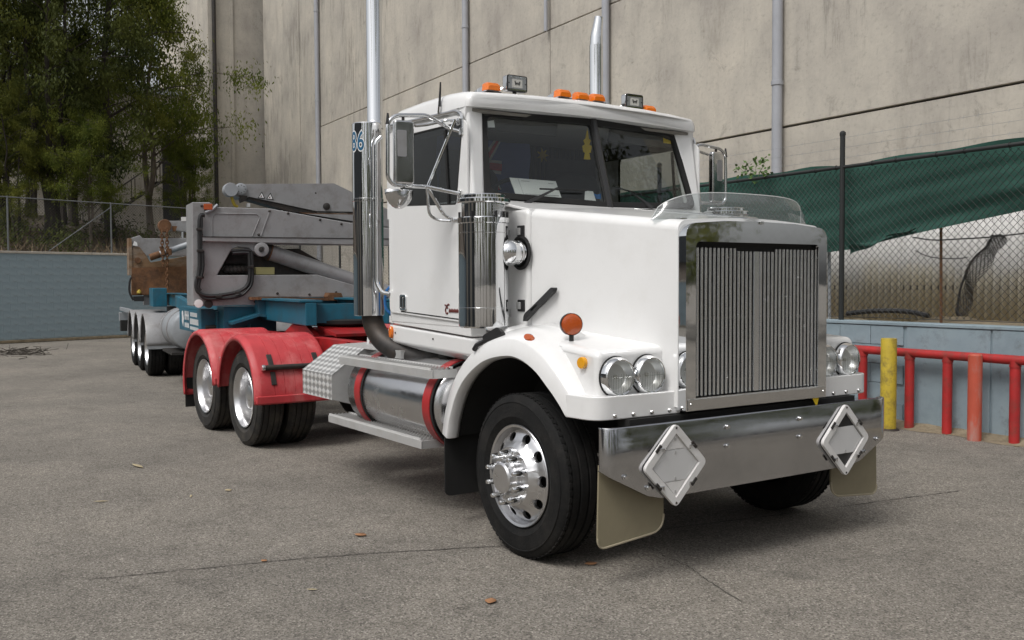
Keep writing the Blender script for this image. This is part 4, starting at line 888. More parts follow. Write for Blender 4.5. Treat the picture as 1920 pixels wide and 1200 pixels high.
# rounded shoulder by which the bonnet edge drops into the recessed cowl side
ARCH = cr([(-.80, 0, .60), (-.788, 0, .64), (-.755, 0, .74), (-.668, 0, .90), (-.534, 0, 1.031), (-.33, 0, 1.138), (-.094, 0, 1.183), (.062, 0, 1.171), (.211, 0, 1.114), (.334, 0, 1.027), (.42, 0, .95), (.475, 0, .885)], 5)
def fender(s):
    rings = []; liner = []; m = len(ARCH)
    for i, p in enumerate(ARCH):
        t = (ARCH[min(m-1, i+1)]-ARCH[max(0, i-1)]).normalized(); n = V((-t.z, 0, t.x))
        if n.z < 0 and abs(n.z) > .3: n = -n
        f = i/m; k = interp(f, [(0, .72), (.3, .9), (.45, 1), (.8, 1), (1, .9)])
        q_ = interp(f, [(0, 1), (.78, 1), (1, .984)]); sec = [(.012, 1.10), (.0, 1.13), (.0, 1.170), (.006, 1.178), (.090, 1.168), (.097, 1.163), (.128, 1.10), (.150, 1.03), (.164, .95), (.17, .84)]; sec = [(a_, b2*q_) for a_, b2 in sec]
        rings.append([V((p.x, s*y, p.z))+n*d*k for d, y in sec])
        liner.append([V((p.x, s*y, p.z))+n*d for d, y in ((.013, 1.125), (.02, .95), (.02, .55))]+[V((p.x, s*.55, .55))])
    fd = MB().loft(rings, False, False).build('fender', 'white_paint', tk_, smooth=38, recalc=False, solid=.012)
    MB().loft(liner, False, False).build('wheel_arch_liner', 'black_soft', fd, smooth=60, recalc=False)
    # seam between rear and front pieces of the arch
    MB().loft([[p_+V((.0, 0, 0)), p_+V((.006, 0, 0))] for p_ in [V((-.36, s*1.179, 1.128)), V((-.372, s*1.169, 1.215)), V((-.385, s*1.10, 1.262)), V((-.39, s*.98, 1.285))]], False, False).build('fender_seam', 'black_soft', fd, recalc=False, solid=.002)
    MB().prism(rpoly([V((-.86, s*1.165, .80)), V((-.86, s*.62, .80)), V((-.86, s*.62, .2)), V((-.86, s*1.165, .2))], [0, 0, .05, .05]), (-.01, 0, 0)).build('mud_flap', 'black_soft', fd)
    # lamp pod
    pod = [V((-.42, s*1.04, 1.05)), V((.655, s*1.095, .95)), V((.655, s*.5, .95)), V((-.42, s*.5, 1.05)), V((-.42, s*1.02, 1.335)), V((.645, s*1.085, 1.245)), V((.655, s*.5, 1.262)), V((-.42, s*.5, 1.405))]
    po = [V((-.42, s*1.03, 1.25)), V((.1, s*1.05, 1.24)), V((.42, s*1.08, 1.09)), V((.53, s*1.093, .95)), V((.655, s*1.095, .95)), V((.645, s*1.085, 1.245)), V((-.42, s*1.02, 1.335))]
    pi_ = [V((p.x, s*.5, p.z+(.0 if p.z < 1.2 else .02 if p.x > .5 else .065 if p.z > 1.3 else 0))) for p in po]
    MB().loft([po, pi_], True, True).build('lamp_pod', 'white_paint', fd, bevel=.045, seg=5)
    pl = rpoly([V((.47, s*1.172, .882)), V((.715, s*1.155, .882)), V((.725, s*.555, .882)), V((.47, s*.555, .882))], [0, .11, .01, 0], 7)
    lg = MB().prism(pl, (0, 0, .128)).build('front_ledge', 'white_paint', fd, bevel=.018, seg=3)
    for yy in (1.03, .9, .77, .64):
        MB().lathe([(.013, 0), (.012, .006), (.007, .011), (0, .012)], (.7185+(.004 if yy < .8 else 0.001), s*yy, .905), (1, 0, 0), 12).build('screw', 'chrome_worn', lg)
    # headlamps
    for yy in (.9697, .7468):
        c = V((.652, s*yy, 1.1054))
        hl = MB().lathe([(.108, 0), (.11, .012), (.108, .03), (.103, .045), (.096, .052), (.091, .05), (.088, .042)], c, (1, 0, 0), 48, caps=False).build('headlight', 'chrome', fd, recalc=False)
        MB().lathe([(.109, -.004), (.1135, .0), (.1135, .008), (.109, .01)], c, (1, 0, 0), 40, caps=False).build('lamp_gasket', 'black_soft', hl)
        MB().lathe([(.0, -.035), (.03, -.032), (.06, -.014), (.08, .01), (.0885, .04)], c, (1, 0, 0), 40, caps=False).build('reflector', 'lamp_mirror', hl, recalc=False)
        MB().lathe([(.0, -.03), (.012, -.02), (.012, .01), (.0, .016)], c, (1, 0, 0), 14).build('bulb', 'lamp_face', hl)
        mb = MB().lathe([(.089, .042), (.075, .05), (.05, .056), (.02, .059), (0, .06)], c, (1, 0, 0), 40, caps=False); mb.build('lens', 'lens_glass', hl, recalc=False)
        mb = MB()
        for k in range(9):
            y_ = -.07+.0175*k; hh = math.sqrt(max(0, .0076-y_*y_)); mb.tube([c+V((.05, y_, -hh*.95)), c+V((.053, y_, hh*.2))], .0016, 4)
        mb.tube([c+V((.054, -.06, .0)), c+V((.056, .075, .0))], .002, 4)
        mb.build('lens_flute', 'lens_glass', hl)
        MB().box(c+V((.047, -.0965, .0)), (.012, .02, .006)).build('bezel_clip', 'chrome', hl)
    # marker lamps
    c = V((.285, s*.985, 1.377))
    il = MB().lathe([(.0, -.03), (.055, -.03), (.064, -.02), (.064, .012)], c, (.93, s*.36, 0), 32, caps=False).build('indicator_lamp', 'black_plastic', fd)
    MB().lathe([(.062, .008), (.058, .02), (.04, .028), (.0, .031)], c, (.93, s*.36, 0), 32, caps=False).build('lens', 'amber_deep', il)
    MB().tube([c-V((0, 0, .115)), c-V((0, 0, .055))], .014, 10).build('lamp_stalk', 'black_plastic', il)
    c = V((.525, s*1.094, 1.178)); MB().lathe([(.033, -.01), (.033, .008), (.03, .013), (.0, .016)], c, (.08, s, 0), 24).build('side_marker', 'yellow_lens', fd)
    c = V((.075, s*1.128, 1.290)); mb = MB().lathe([(.026, 0), (.026, .012), (.018, .024), (.0, .027)], V((0, 0, 0)), (0, 0, 1), 20); 
    rot = V((0.12, s*.75, .55)).to_track_quat('Z', 'X').to_matrix()
    for p in mb.v: q = V((p.x*1.75, p.y, p.z)); p[:] = c+Matrix.Rotation(0, 3, 'X') @ (V((1, 0, -.22)).normalized()*q.x+(V((1, 0, -.22)).normalized().cross(V((.12, s*.75, .55)).normalized()))*q.y+V((.12, s*.75, .55)).normalized()*q.z)
    mb.build('side_marker', 'amber_deep', fd)
    # rubber bonnet latches
    for pa, pb, yy in (((905, 633), (950, 620), 1.10), ):
        A = V((-.45, s*1.155, 1.25)); Bq = V((-.21, s*1.12, 1.305))
        lt = MB().prism(rpoly([A+V((.10, 0, -.012)), Bq+V((-.03, 0, -.035)), Bq+V((.03, 0, 0)), Bq+V((-.03, 0, .035)), A+V((.09, 0, .03))], .02), (0, s*.03, .012)).build('bonnet_latch', 'black_plastic', fd, bevel=.006)
        MB().tube([A+V((.10, s*.01, .01)), A+V((.03, s*.03, -.02)), A+V((0, s*.03, -.05))], .015, 8).build('latch_link', 'black_plastic', lt)
    return fd
fender(-1); fender(1)
for s in (-1, 1):   # bonnet grab handle
    A, Bq = V((-.315, s*.858, 1.395)), V((-.085, s*.808, 1.572)); n = V((-.24, s*.97, 0)).normalized(); dr = (Bq-A).normalized(); up = n.cross(dr)
    if up.z < 0: up = -up
    o = rpoly([A-up*.024-dr*.02, A+dr*.1-up*.019, Bq-up*.02, Bq+dr*.02, Bq+up*.02, A+dr*.1+up*.019, A+up*.024+dr*.01], .02)
    h = rpoly([A+dr*.07-up*.008, A+dr*.14-up*.01, A+dr*.14+up*.01, A+dr*.07+up*.008], .006)
    MB().prism([p+n*.012 for p in o], n*.028, [[p+n*.012 for p in h]]).build('bonnet_handle', 'black_plastic', bn, bevel=.006)
    # cowl latch plates and the air intake
    for z in (1.94, 1.47): 
        MB().box((-.39, s*.868, z), (.075, .012, .075)).build('latch_plate', 'black_plastic', cw, bevel=.004); MB().box((-.41, s*.876, z), (.045, .012, .045)).build('striker', 'alloy_dull', cw, bevel=.004)
    c = V((-.385, s*.866, 1.805))
    rg = MB().lathe([(.092, 0), (.108, .004), (.110, .012), (.092, .016)], c, (0, s, 0), 40, caps=False).build('intake_seal', 'black_soft', cw)
    MB().lathe([(0, .003), (.105, .003)], c, (0, s, 0), 40, caps=False).build('intake_hole', 'black_soft', rg)
    MB().tube(cr([c+V((.01, 0, 0)), c+V((.0, s*.05, 0)), c+V((-.02, s*.10, 0)), V((-.48, s*1.0, 1.805))], 4), [.074, .074, .074, .074, .076, .08, .083, .085, .085, .085, .085, .085, .085], 28).build('intake_pipe', 'chrome', rg)
    MB().lathe([(.076, .03), (.081, .03), (.081, .045), (.076, .045)], c, (0, s, 0), 36, caps=False).build('hose_clamp', 'chrome_worn', rg)
# ---------------- grille
def yz(x, pts): return [V((x, a, b_)) for a, b_ in pts]
outer = rpoly(yz(.72, [(-.594, .902), (.594, .902), (.594, 1.935), (.3, 1.957), (0, 1.962), (-.3, 1.957), (-.594, 1.935)]), [.004, .004, .075, 0, 0, 0, .075], 6)
inner = rpoly(yz(.72, [(-.518, .972), (.518, .972), (.518, 1.838), (-.518, 1.838)]), [.002, .002, .035, .035], 5)
gs = MB().prism(outer, (.085, 0, 0), [inner]).build('grille_surround', 'chrome', tk_, bevel=.012, seg=3)
MB().box((.809, 0, .936), (.006, 1.16, .062)).build('lower_trim', 'chrome_worn', gs, bevel=.002)
for yy in (-.56, .56): MB().lathe([(.008, 0), (.006, .004), (0, .005)], (.812, yy, .94), (1, 0, 0), 10).build('rivet', 'chrome_worn', gs)
gr = MB().box((.7505, 0, 1.405), (.005, 1.06, .90)).build('grille_backing', 'black_soft', tk_)
n = 15
for sgn in (-1, 1):
    for k in range(n):
        y = sgn*(.044+k*.0328)
        zt = 1.806 if k > 3 else 1.790
        pr = [V((.760, y-.0085, 0)), V((.766, y-.0085, 0)), V((.771, y-.006, 0)), V((.773, y-.002, 0)), V((.773, y+.002, 0)), V((.771, y+.006, 0)), V((.766, y+.0085, 0)), V((.760, y+.0085, 0))]
        MB().prism([p+V((0, 0, .976)) for p in pr], (0, 0, zt-.976)).build('slat', 'slat_metal', gr)
MB().prism([V((.756, -.024, .976)), V((.776, -.021, .976)), V((.776, .021, .976)), V((.756, .024, .976))], (0, 0, .814)).build('centre_bar', 'slat_metal', gr)
for z in (1.05, 1.41, 1.77): MB().box((.757, 0, z), (.005, 1.02, .012)).build('slat_tie', 'dark_steel', gr)
for yy in (-.48, -.235, .21, .49):
    for z in (1.07, 1.755): MB().lathe([(.006, 0), (.005, .003), (0, .004)], (.7725, .043*0+yy, z), (1, 0, 0), 8).build('screw', 'chrome_worn', gr)
MB().box((.755, -.509, 1.07), (.004, .012, .1)).build('maker_plate', 'decal_white', gr)
MB().prism([V((.80, .47, .90)), V((.80, .53, .90)), V((.80, .51, .845))], (.003, 0, 0)).build('tag_ribbon', 'yellow_card', gr)
# bonnet ornament bump and clear bug shield
MB().lathe([(.11, 0), (.1, .008), (.06, .015), (0, .018)], (.66, -.02, 1.983), (0, 0, 1), 24).build('bonnet_emblem', 'chrome', bn)
MB().box((.812, .0, 1.955), (.012, .03, .018)).build('bonnet_catch', 'chrome_worn', gs, bevel=.004)
def shield(t, k):
    a = abs(t); y = .665*t; x = .735-.05*t*t-.10*a**5; h = .012+.14*max(0, 1-a**5)**.5
    z0 = 1.975-.012*t*t
    f = k/6; return V((x+.035*f-.05*f*f, y*(1-.05*f), z0+h*f))
bs = gridmesh(shield, [-1+i/24 for i in range(49)], range(7)); bs.build('bug_shield', 'acrylic', bn, recalc=False, smooth=180)
MB().tube([shield(-1+i/24, 6) for i in range(49)], .003, 6).build('shield_edge', 'acrylic_edge', bn)
for t in (-.75, -.25, .3, .78): MB().box(shield(t, 0)+V((-.012, 0, -.002)), (.04, .05, .02)).build('shield_clip', 'chrome_worn', bn, bevel=.004)

# ---------------- bumper
plan = [(.775, -1.182), (.795, -1.178), (.818, -1.162), (.832, -1.135), (.836, -1.10)]+[(.836, -1.1+2.2*k/22) for k in range(1, 22)]+[(.836, 1.10), (.832, 1.135), (.818, 1.162), (.795, 1.178), (.775, 1.182)]
def zb(y, x): a = abs(y); return .452 if a < .85 else interp(a, [(.85, .452), (1.15, .60), (1.19, .64)])
rings = []
for (x, y) in plan:
    q = [V((x-.045 if abs(y) < 1.15 else x, y if abs(y) < 1.15 else y-math.copysign(.04, y), .858)), V((x-.006, y, .861)), V((x, y, .853)), V((x, y, .66)), V((x, y, zb(y, x)+.004)), V((x-.012, y, zb(y, x)))]
    rings.append(q)
bp = MB().loft(rings, False, False).build('bumper', 'stainless', tk_, smooth=45, recalc=False, solid=.006)
for (y, z) in ((-.307, .80), (-.307, .69), (.31, .795), (.31, .685), (-1.06, .60), (-.90, .525), (1.06, .60), (.93, .53)):
    MB().lathe([(.016, 0), (.016, .004), (.011, .005), (.011, .016), (.0, .018)], (.837, y, z), (1, 0, 0), 12).build('bolt', 'chrome_worn', bp)
MB().box((.70, 0, .80), (.1, 1.9, .16)).build('bumper_beam', 'black_soft', bp)
for s in (-1, 1): MB().box((.62, s*.45, .72), (.3, .1, .24)).build('bumper_bracket', 'black_soft', bp)
# splash flaps below the bumper ends
for s in (-1, 1):
    o = rpoly(yz(.745, [(s*.715, .62), (s*.712, .255), (s*1.178, .215), (s*1.165, .66)]), [0, .09, .06, 0], 6)
    fl = MB().prism(o, (.012, 0, 0)).build('splash_flap', 'tan_rubber', bp)
    ed = o[1:-1]; MB().tube([p+V((.012, 0, 0)) for p in ed], .006, 6).build('flap_bead', 'tan_edge', fl)
# placard holders
def placard(yc, black):
    h = .231; zc = .628; x = .842
    o = rpoly(yz(x, [(yc, zc+h), (yc+h, zc), (yc, zc-h), (yc-h, zc)]), .035, 5); i_ = yz(x, [(yc, zc+h*.75), (yc+h*.75, zc), (yc, zc-h*.75), (yc-h*.75, zc)])
    pc = MB().prism(o, (.022, 0, 0), [i_]).build('placard_holder', 'placard_white', bp, bevel=.007, seg=3)
    i2 = yz(x+.001, [(yc, zc+h*.8), (yc+h*.8, zc), (yc, zc-h*.8), (yc-h*.8, zc)]); MB().prism(i2, (.006, 0, 0)).build('backing', 'black_plastic' if black else 'placard_white', pc)
    k = .36*h; q = h*.71
    hexp = yz(x+.008, [(yc+q-k, zc+k), (yc+q, zc), (yc+q-k, zc-k), (yc-q+k, zc-k), (yc-q, zc), (yc-q+k, zc+k)]); MB().prism(hexp, (.004, 0, 0)).build('plate', 'placard_grey', pc)
    if not black:
        for e in (1, -1): MB().prism(yz(x+.008, [(yc-q+k+.012, zc+e*(k+.006)), (yc+q-k-.012, zc+e*(k+.006)), (yc, zc+e*q)]), (.004, 0, 0)).build('plate', 'placard_white', pc)
    for a, b_ in ((1, 1), (1, -1), (-1, 1), (-1, -1)):
        c = V((x+.024, yc+a*h*.56, zc+b_*h*.44)); MB().box(c, (.008, .018, .05), Matrix.Rotation(R(45*a*b_), 3, 'X')).build('clip', 'dark_steel', pc, bevel=.002)
        MB().tube([c+V((0, -a*.0, 0)), c+V((.004, -a*.035, 0)), c+V((.004, -a*.035, -.02))], .004, 6).build('clip_wire', 'chrome_worn', pc)
    for z in (zc+h*.88, zc-h*.88): MB().lathe([(.007, 0), (.005, .004), (0, .005)], (x+.022, yc, z), (1, 0, 0), 8).build('screw', 'dark_steel', pc)
    for e in ((.62, .3, -.3, -.62) if not black else (-.3,)): MB().box((x+.0135, yc, zc+h*e), (.003, .012, .014)).build('slot_tab', 'alloy_dull', pc)
placard(-.719, False); placard(.719, True)
# ---------------- cab
CW = 1.035
# lower body box (firewall to back wall), window-sill height
lb = MB(); z0, z1 = 1.315, 2.165
lb.prism(rpoly([V((-.735, -CW, z0)), V((-1.945, -CW, z0+.008)), V((-1.945, CW, z0+.008)), V((-.735, CW, z0))], [.02, .07, .07, .02]), (0, 0, z1-z0))
cabb = lb.build('cab', 'white_paint', tk_, bevel=.012, seg=3)
for s in (-1, 1): MB().prism([V((-.737, s*(CW-.003), 1.262)), V((-1.93, s*(CW-.003), 1.318)), V((-1.93, s*(CW-.003), 1.37)), V((-.737, s*(CW-.003), 1.36))], (0, -s*.12, 0)).build('rocker', 'white_paint', cabb, bevel=.004)
for s in (-1, 1):       # sill panel tucking under the doors
    pr = [V((-.60, s*1.03, 1.262)), V((-1.935, s*1.03, 1.305)), V((-1.935, s*1.03, 1.185)), V((-1.62, s*.93, 1.085)), V((-.45, s*.90, .985)), V((-.45, s*1.0, 1.10)), V((-.60, s*1.03, 1.14))]
    o1 = [V((-.58, s*1.03, 1.242)), V((-1.935, s*1.03, 1.304)), V((-1.935, s*1.025, 1.175)), V((-.58, s*1.03, 1.13))]
    mb = MB(); a, b_, c, d = o1; e = V((-1.84, s*.92, 1.125)); f = V((-.62, s*.92, 1.065)); g = V((-1.9, s*.7, 1.30)); h = V((-.62, s*.7, 1.28))
    mb.add([a, b_, c, d, e, f, g, h], [(0, 1, 2, 3), (3, 2, 4, 5), (1, 6, 4, 2), (0, 3, 5, 7), (6, 7, 5, 4), (0, 7, 6, 1)])
    sl = mb.build('sill_panel', 'white_paint', cabb, bevel=.018, seg=3)
    for x, z in ((-1.83, 1.245), (-1.25, 1.225), (-.66, 1.19)): MB().lathe([(.008, 0), (.006, .004), (0, .005)], (x, s*1.031, z), (0, s, 0), 8).build('screw', 'dark_steel', sl)
    mk = MB().lathe([(.024, 0), (.024, .012), (.02, .02), (0, .024)], (0, 0, 0), (0, s, 0), 18)
    for p in mk.v: p.z *= 1.9; p += V((-1.885, s*1.03, 1.247))
    mk.build('side_marker', 'amber', sl)
# door skin with window opening
def door(s):
    y = s*(CW+.001)
    o = rpoly([(-.742, y, 1.352), (-1.885, y, 1.40), (-1.885, y, 2.74), (-.86, y, 2.725), (-.742, y, 2.655)], [.03, .05, .08, .05, .05], 5)
    wi = rpoly([(-.885, y, 2.135), (-1.66, y, 2.178), (-1.70, y, 2.30), (-1.70, y, 2.69), (-.83, y, 2.675), (-.805, y, 2.62)], [.03, .05, .05, .08, .03, .03], 5)
    d = MB().prism(o, (0, s*.012, 0), [wi]).build('door', 'white_paint', cabb, bevel=.006)
    MB().prism([p+V((0, s*.003, 0)) for p in wi], (0, -s*.004, 0)).build('window_pane', 'door_glass', d)
    ctr = sum(wi, V())/len(wi); wi2 = [ctr+(p-ctr)*.962 for p in wi]
    MB().prism([p+V((0, s*.004, 0)) for p in wi], (0, s*.006, 0), [[p+V((0, s*.004, 0)) for p in wi2]]).build('window_seal', 'black_soft', d)
    MB().box((-1.02, s*1.04, 2.40), (.022, .012, .5), Matrix.Rotation(R(-5), 3, 'Y')).build('quarter_bar', 'black_soft', d)
    MB().box((-1.2, s*(CW+.0135), 1.388), (1.0, .002, .008), Matrix.Rotation(R(2.35), 3, 'Y')).build('lower_crease', 'black_soft', d)
    # handle
    c = V((-1.655, y+s*.013, 1.475)); fr = [c+V((a, 0, b_)) for a, b_ in rrect(.095, .115, .022)]; fi = [c+V((a, 0, b_)) for a, b_ in rrect(.068, .088, .014)]
    hd = MB().prism(fr, (0, s*.01, 0), [fi]).build('door_handle', 'chrome', d, bevel=.003); MB().prism(fi, (0, s*.002, 0)).build('handle_recess', 'black_plastic', hd); MB().box(c+V((.006, s*.008, 0)), (.022, .012, .072)).build('handle_lever', 'chrome_worn', hd, bevel=.004)
    # small maroon script badge
    c = V((-1.0, y+s*.0135, 1.43)); mb = MB()
    mb.tube([c+V((-.02+.018*math.cos(a), 0, .0+.022*math.sin(a))) for a in [R(40+280*k/12) for k in range(13)]], .006, 6)
    mb.tube([c+V((-.045, 0, .036)), c+V((-.02, 0, .03)), c+V((.0, 0, .042)), c+V((.012, 0, .036))], .006, 6)
    for k in range(7): mb.tube(cr([c+V((.01+k*.021, 0, -.012)), c+V((.018+k*.021, 0, .010)), c+V((.024+k*.021, 0, -.012))], 3), .005, 5)
    mb.build('script_badge', 'badge', d)
    # drip rail
    MB().tube(fillet([(-.80, s*1.05, 2.60), (-.80, s*1.05, 2.72), (-.87, s*1.05, 2.752), (-1.9, s*1.05, 2.79)], .06), .013, 8).build('drip_rail', 'chrome_worn', cabb)
    # rear quarter of the cab side
    MB().prism(rpoly([(q_, s*(CW-.004), z_) for q_, z_ in ((-1.89, 2.1), (-1.943, 2.1), (-1.943, 2.8), (-1.6, 2.8), (-1.6, 2.745), (-1.89, 2.745))], 0), (0, -s*.05, 0)).build('rear_pillar', 'white_paint', cabb)
    MB().prism([(-.79, s*(CW-.007), 2.8), (-1.7, s*(CW-.007), 2.8), (-1.7, s*(CW-.007), 2.7), (-.80, s*(CW-.007), 2.69)], (0, -s*.05, 0)).build('cant_rail', 'white_paint', cabb)
    return d
door(-1); door(1)
# A pillars
for s in (-1, 1):
    b4 = [V((-.735, s*1.035, 2.13)), V((-.685, s*.955, 2.13)), V((-.74, s*.90, 2.13)), V((-.82, s*1.0, 2.13))]
    t4 = [V((-.815, s*1.03, 2.79)), V((-.835, s*.875, 2.79)), V((-.89, s*.85, 2.79)), V((-.90, s*1.0, 2.79))]
    m4 = [V((-.70, s*1.022, 2.13)), V((-.80, s*1.005, 2.79))]
    mb = MB(); r1 = [b4[0], m4[0], b4[1], b4[2], b4[3]]; r2 = [t4[0], m4[1], t4[1], t4[2], t4[3]]
    mb.loft([r1, r2], True, True).build('windscreen_pillar', 'white_paint', cabb, bevel=.015, seg=3)
MB().box((-1.955, 0, 2.46), (.03, 1.98, .72)).build('back_panel', 'white_paint', cabb, bevel=.01)
# windscreen: two flat panes meeting in a shallow V, black rubber
def ws(s):
    A, Bq, Cc, D = V((-.697, s*.945, 2.172)), V((-.572, 0, 2.135)), V((-.762, 0, 2.775)), V((-.842, s*.880, 2.775))
    n = (Bq-A).cross(Cc-A).normalized(); D.x = A.x-((D.y-A.y)*n.y+(D.z-A.z)*n.z)/n.x
    n = (Bq-A).cross(D-A).normalized(); n = n if n.x > 0 else -n
    o = rpoly([A, Bq, Cc, D], [.06, 0, 0, .05], 5)
    ctr = (A+Bq+Cc+D)/4
    def ins(p, q): return p
    e = .042
    u = (Bq-A).normalized(); v_ = (D-A).normalized(); v2 = (Cc-Bq).normalized()
    i_ = rpoly([A+u*e+v_*e, Bq-u*.03+v2*(e-.005), Cc-u*.03-v2*.05, D+u*(e+.005)-v_*.048], [.05, .012, .03, .05], 5)
    rb = MB().prism([p-n*.012 for p in o], n*.03, [[p-n*.012 for p in i_]]).build('windscreen_rubber', 'black_soft', cabb, bevel=.006)
    MB().prism([p+n*.001 for p in i_], n*.004).build('windscreen_pane', 'windscreen_glass', rb)
    return A, Bq, Cc, D, n
WS = ws(-1); ws(1)
MB().tube([V((-.558, 0, 2.135)), V((-.755, 0, 2.80))], .024, 8).build('windscreen_divider', 'black_plastic', cabb)
def wsp(u, v, off=.01):
    A, Bq, Cc, D, n = WS; return onp(u, v, A+n*off, n)
# stickers on the glass (seen through / on the pane)
for nm, px, m_ in (('registration_sticker', ((913, 216), (925, 216), (928, 239), (915, 239)), 'decal_white'), ('permit_sticker', ((925, 208), (941, 208), (943, 219), (927, 218)), 'paper')):
    MB().prism([wsp(u, v, -.004) for u, v in px], (0, 0, .0005)).build(nm, m_, cabb, smooth=0)
A, Bq, Cc, D, n_ = [V((p.x, -p.y, p.z)) for p in WS]
MB().prism([onp(u, v, A-n_*.004, n_) for u, v in ((1243, 257), (1250, 262), (1257, 257), (1258, 270), (1244, 268))], (.0005, 0, 0)).build('yellow_sticker', 'yellow_card', cabb, smooth=0)
# wipers
for s in (-1, 1):
    piv = V((-.575, s*.56, 2.135)); tip = V((-.69, s*.24, 2.335))
    if s < 0: piv = wsp(975, 387, .05); tip = wsp(1046, 352, .05); b0, b1 = wsp(1012, 354, .035), wsp(1100, 357, .035)
    else: b0, b1 = V((-.67, .12, 2.30)), V((-.70, .5, 2.24)); piv = V((-.585, .42, 2.15)); tip = V((-.68, .27, 2.28))
    wp = MB().tube([piv, piv.lerp(tip, .35), tip], [.016, .012, .006], 6).build('wiper', 'black_plastic', cabb)
    MB().tube([b0, b1], .006, 5).build('wiper_blade', 'black_soft', wp)
# cowl scuttle
MB().prism([V((-.33, 0, 2.07)), V((-.33, -.84, 2.06)), V((-.72, -.95, 2.15)), V((-.60, 0, 2.128)), V((-.72, .95, 2.15)), V((-.33, .84, 2.06))], (0, 0, .02)).build('scuttle', 'white_paint', cabb, bevel=.006)
# roof with visor
def roof_ring(x, wd, zl, ze, zc):
    pts = [(-wd, zl), (-wd, ze-.05), (-wd+.015, ze-.02), (-wd+.045, ze), (-wd*.75, ze+(zc-ze)*.45), (-wd*.45, ze+(zc-ze)*.8), (-wd*.2, zc-.004), (0, zc)]
    pts = pts+[(-a, b_) for a, b_ in reversed(pts[:-1])]
    pts += [(wd*q, zl+.004*(1-q*q)) for q in (.97, .9, .75, .5, .25, 0, -.25, -.5, -.75, -.9, -.97)]
    return [V((x+.085*(1-min(1, abs(y)/wd)**2)*interp(-x, [(.7, 1), (.92, 1), (1.4, 0)]), y, z)) for y, z in pts]
st_ = [(-.76, 1.0, 2.782, 2.848, 2.857), (-.768, 1.018, 2.772, 2.862, 2.872), (-.80, 1.03, 2.772, 2.872, 2.89), (-.90, 1.04, 2.772, 2.885, 2.915), (-1.05, 1.045, 2.772, 2.895, 2.945), (-1.4, 1.045, 2.775, 2.9, 2.965), (-1.75, 1.04, 2.78, 2.895, 2.955), (-1.92, 1.03, 2.785, 2.875, 2.92), (-1.97, 1.0, 2.79, 2.84, 2.87)]
rf = MB().loft([roof_ring(*q) for q in st_], True, True).build('roof', 'white_paint', cabb, smooth=50)
# roof lamps
def pxr(u, v, x): return at(u, v, x=x)
for (u, v) in ((915, 170), (1048, 182), (1082, 187), (1112, 190), (1208, 211)):
    c = at(u, v, x=-.93); c.z = max(c.z, 2.905)-.018
    ml = MB().loft([[c+V((x_, y_*w_, z_*h_)) for y_, z_ in ((-1, 0), (-.9, .7), (-.55, 1), (.55, 1), (.9, .7), (1, 0))] for x_, w_, h_ in ((.06, .052, .02), (.045, .056, .048), (-.02, .056, .056), (-.10, .046, .045), (-.20, .02, .012))], True, True).build('marker_lamp', 'chrome', rf, smooth=30)
    MB().loft([[c+V((x_, y_*w_, .008+z_*h_)) for y_, z_ in ((-1, 0), (-.92, .75), (-.6, 1), (.6, 1), (.92, .75), (1, 0))] for x_, w_, h_ in ((.082, .05, .03), (.07, .055, .05), (.045, .058, .056), (.015, .0585, .058))], True, True).build('lens', 'amber', ml, smooth=30)
    MB().box(c+V((.03, 0, -.008)), (.11, .11, .016)).build('lamp_gasket', 'black_soft', ml)
def spot(u, v, s):
    c = at(u, v, x=-.87); hw, hh = .082, .055
    o = [c+V((0, a, b_)) for a, b_ in rrect(2*hw, 2*hh, .014)]; i_ = [c+V((0, a, b_)) for a, b_ in rrect(2*hw-.012, 2*hh-.012, .01)]
    sp = MB().prism(o, (-.06, 0, 0)).build('roof_spotlight', 'chrome_worn', rf, bevel=.012, seg=3)
    MB().prism([p+V((-.004, 0, 0)) for p in o], (.012, 0, 0), [[p+V((-.004, 0, 0)) for p in i_]]).build('rim', 'black_plastic', sp)
    MB().prism([p+V((.002, 0, 0)) for p in i_], (.003, 0, 0)).build('cover', 'alloy', sp)
    MB().prism([c+V((.0055, a, b_)) for a, b_ in rrect(.082, .056, .004)], (.002, 0, 0)).build('badge_field', 'lamp_face', sp)
    MB().box(c+V((.006, 0, .043)), (.004, .15, .012)).build('chrome_band', 'chrome', sp); MB().box(c+V((.006, 0, -.043)), (.004, .15, .012)).build('chrome_band', 'chrome', sp)
    mb = MB(); k = .0085                                     # W-shaped winged emblem
    for q in ([(-.024, .014), (-.016, -.012), (-.010, -.012), (-.003, .006), (-.008, .006), (-.0125, -.003), (-.015, .014)], [(.024, .014), (.016, -.012), (.010, -.012), (.003, .006), (.008, .006), (.0125, -.003), (.015, .014)], [(-.003, .006), (-.004, -.0), (.0, -.010), (.004, 0), (.003, .006), (0, -.002)]):
        mb.prism([c+V((.0078, a, b_)) for a, b_ in q], (.0015, 0, 0))
    mb.build('winged_w_emblem', 'black_plastic', sp, smooth=0)
    for e in (-.068, .068): MB().lathe([(.005, 0), (0, .003)], c+V((.006, e, 0)), (1, 0, 0), 8).build('screw', 'dark_steel', sp)
    MB().tube([c+V((-.03, 0, -hh)), c+V((-.035, 0, -.125))], .014, 8).build('stand', 'dark_steel', sp)
    MB().tube([c+V((-.05, -hw, -.03)), c+V((-.10, -hw-.09, -.085))], .007, 6).build('stay', 'chrome', sp)
    return sp
spot(969, 157, -1); spot(1189, 191, 1)
MB().tube([at(823, 214, y=-1.06), at(824, 200, y=-1.06)], .012, 6).build('aerial_base', 'chrome_worn', cabb); MB().tube([at(824, 200, y=-1.06), at(826, 154, y=-1.06)], [.011, .006], 6).build('aerial', 'black_plastic', cabb)
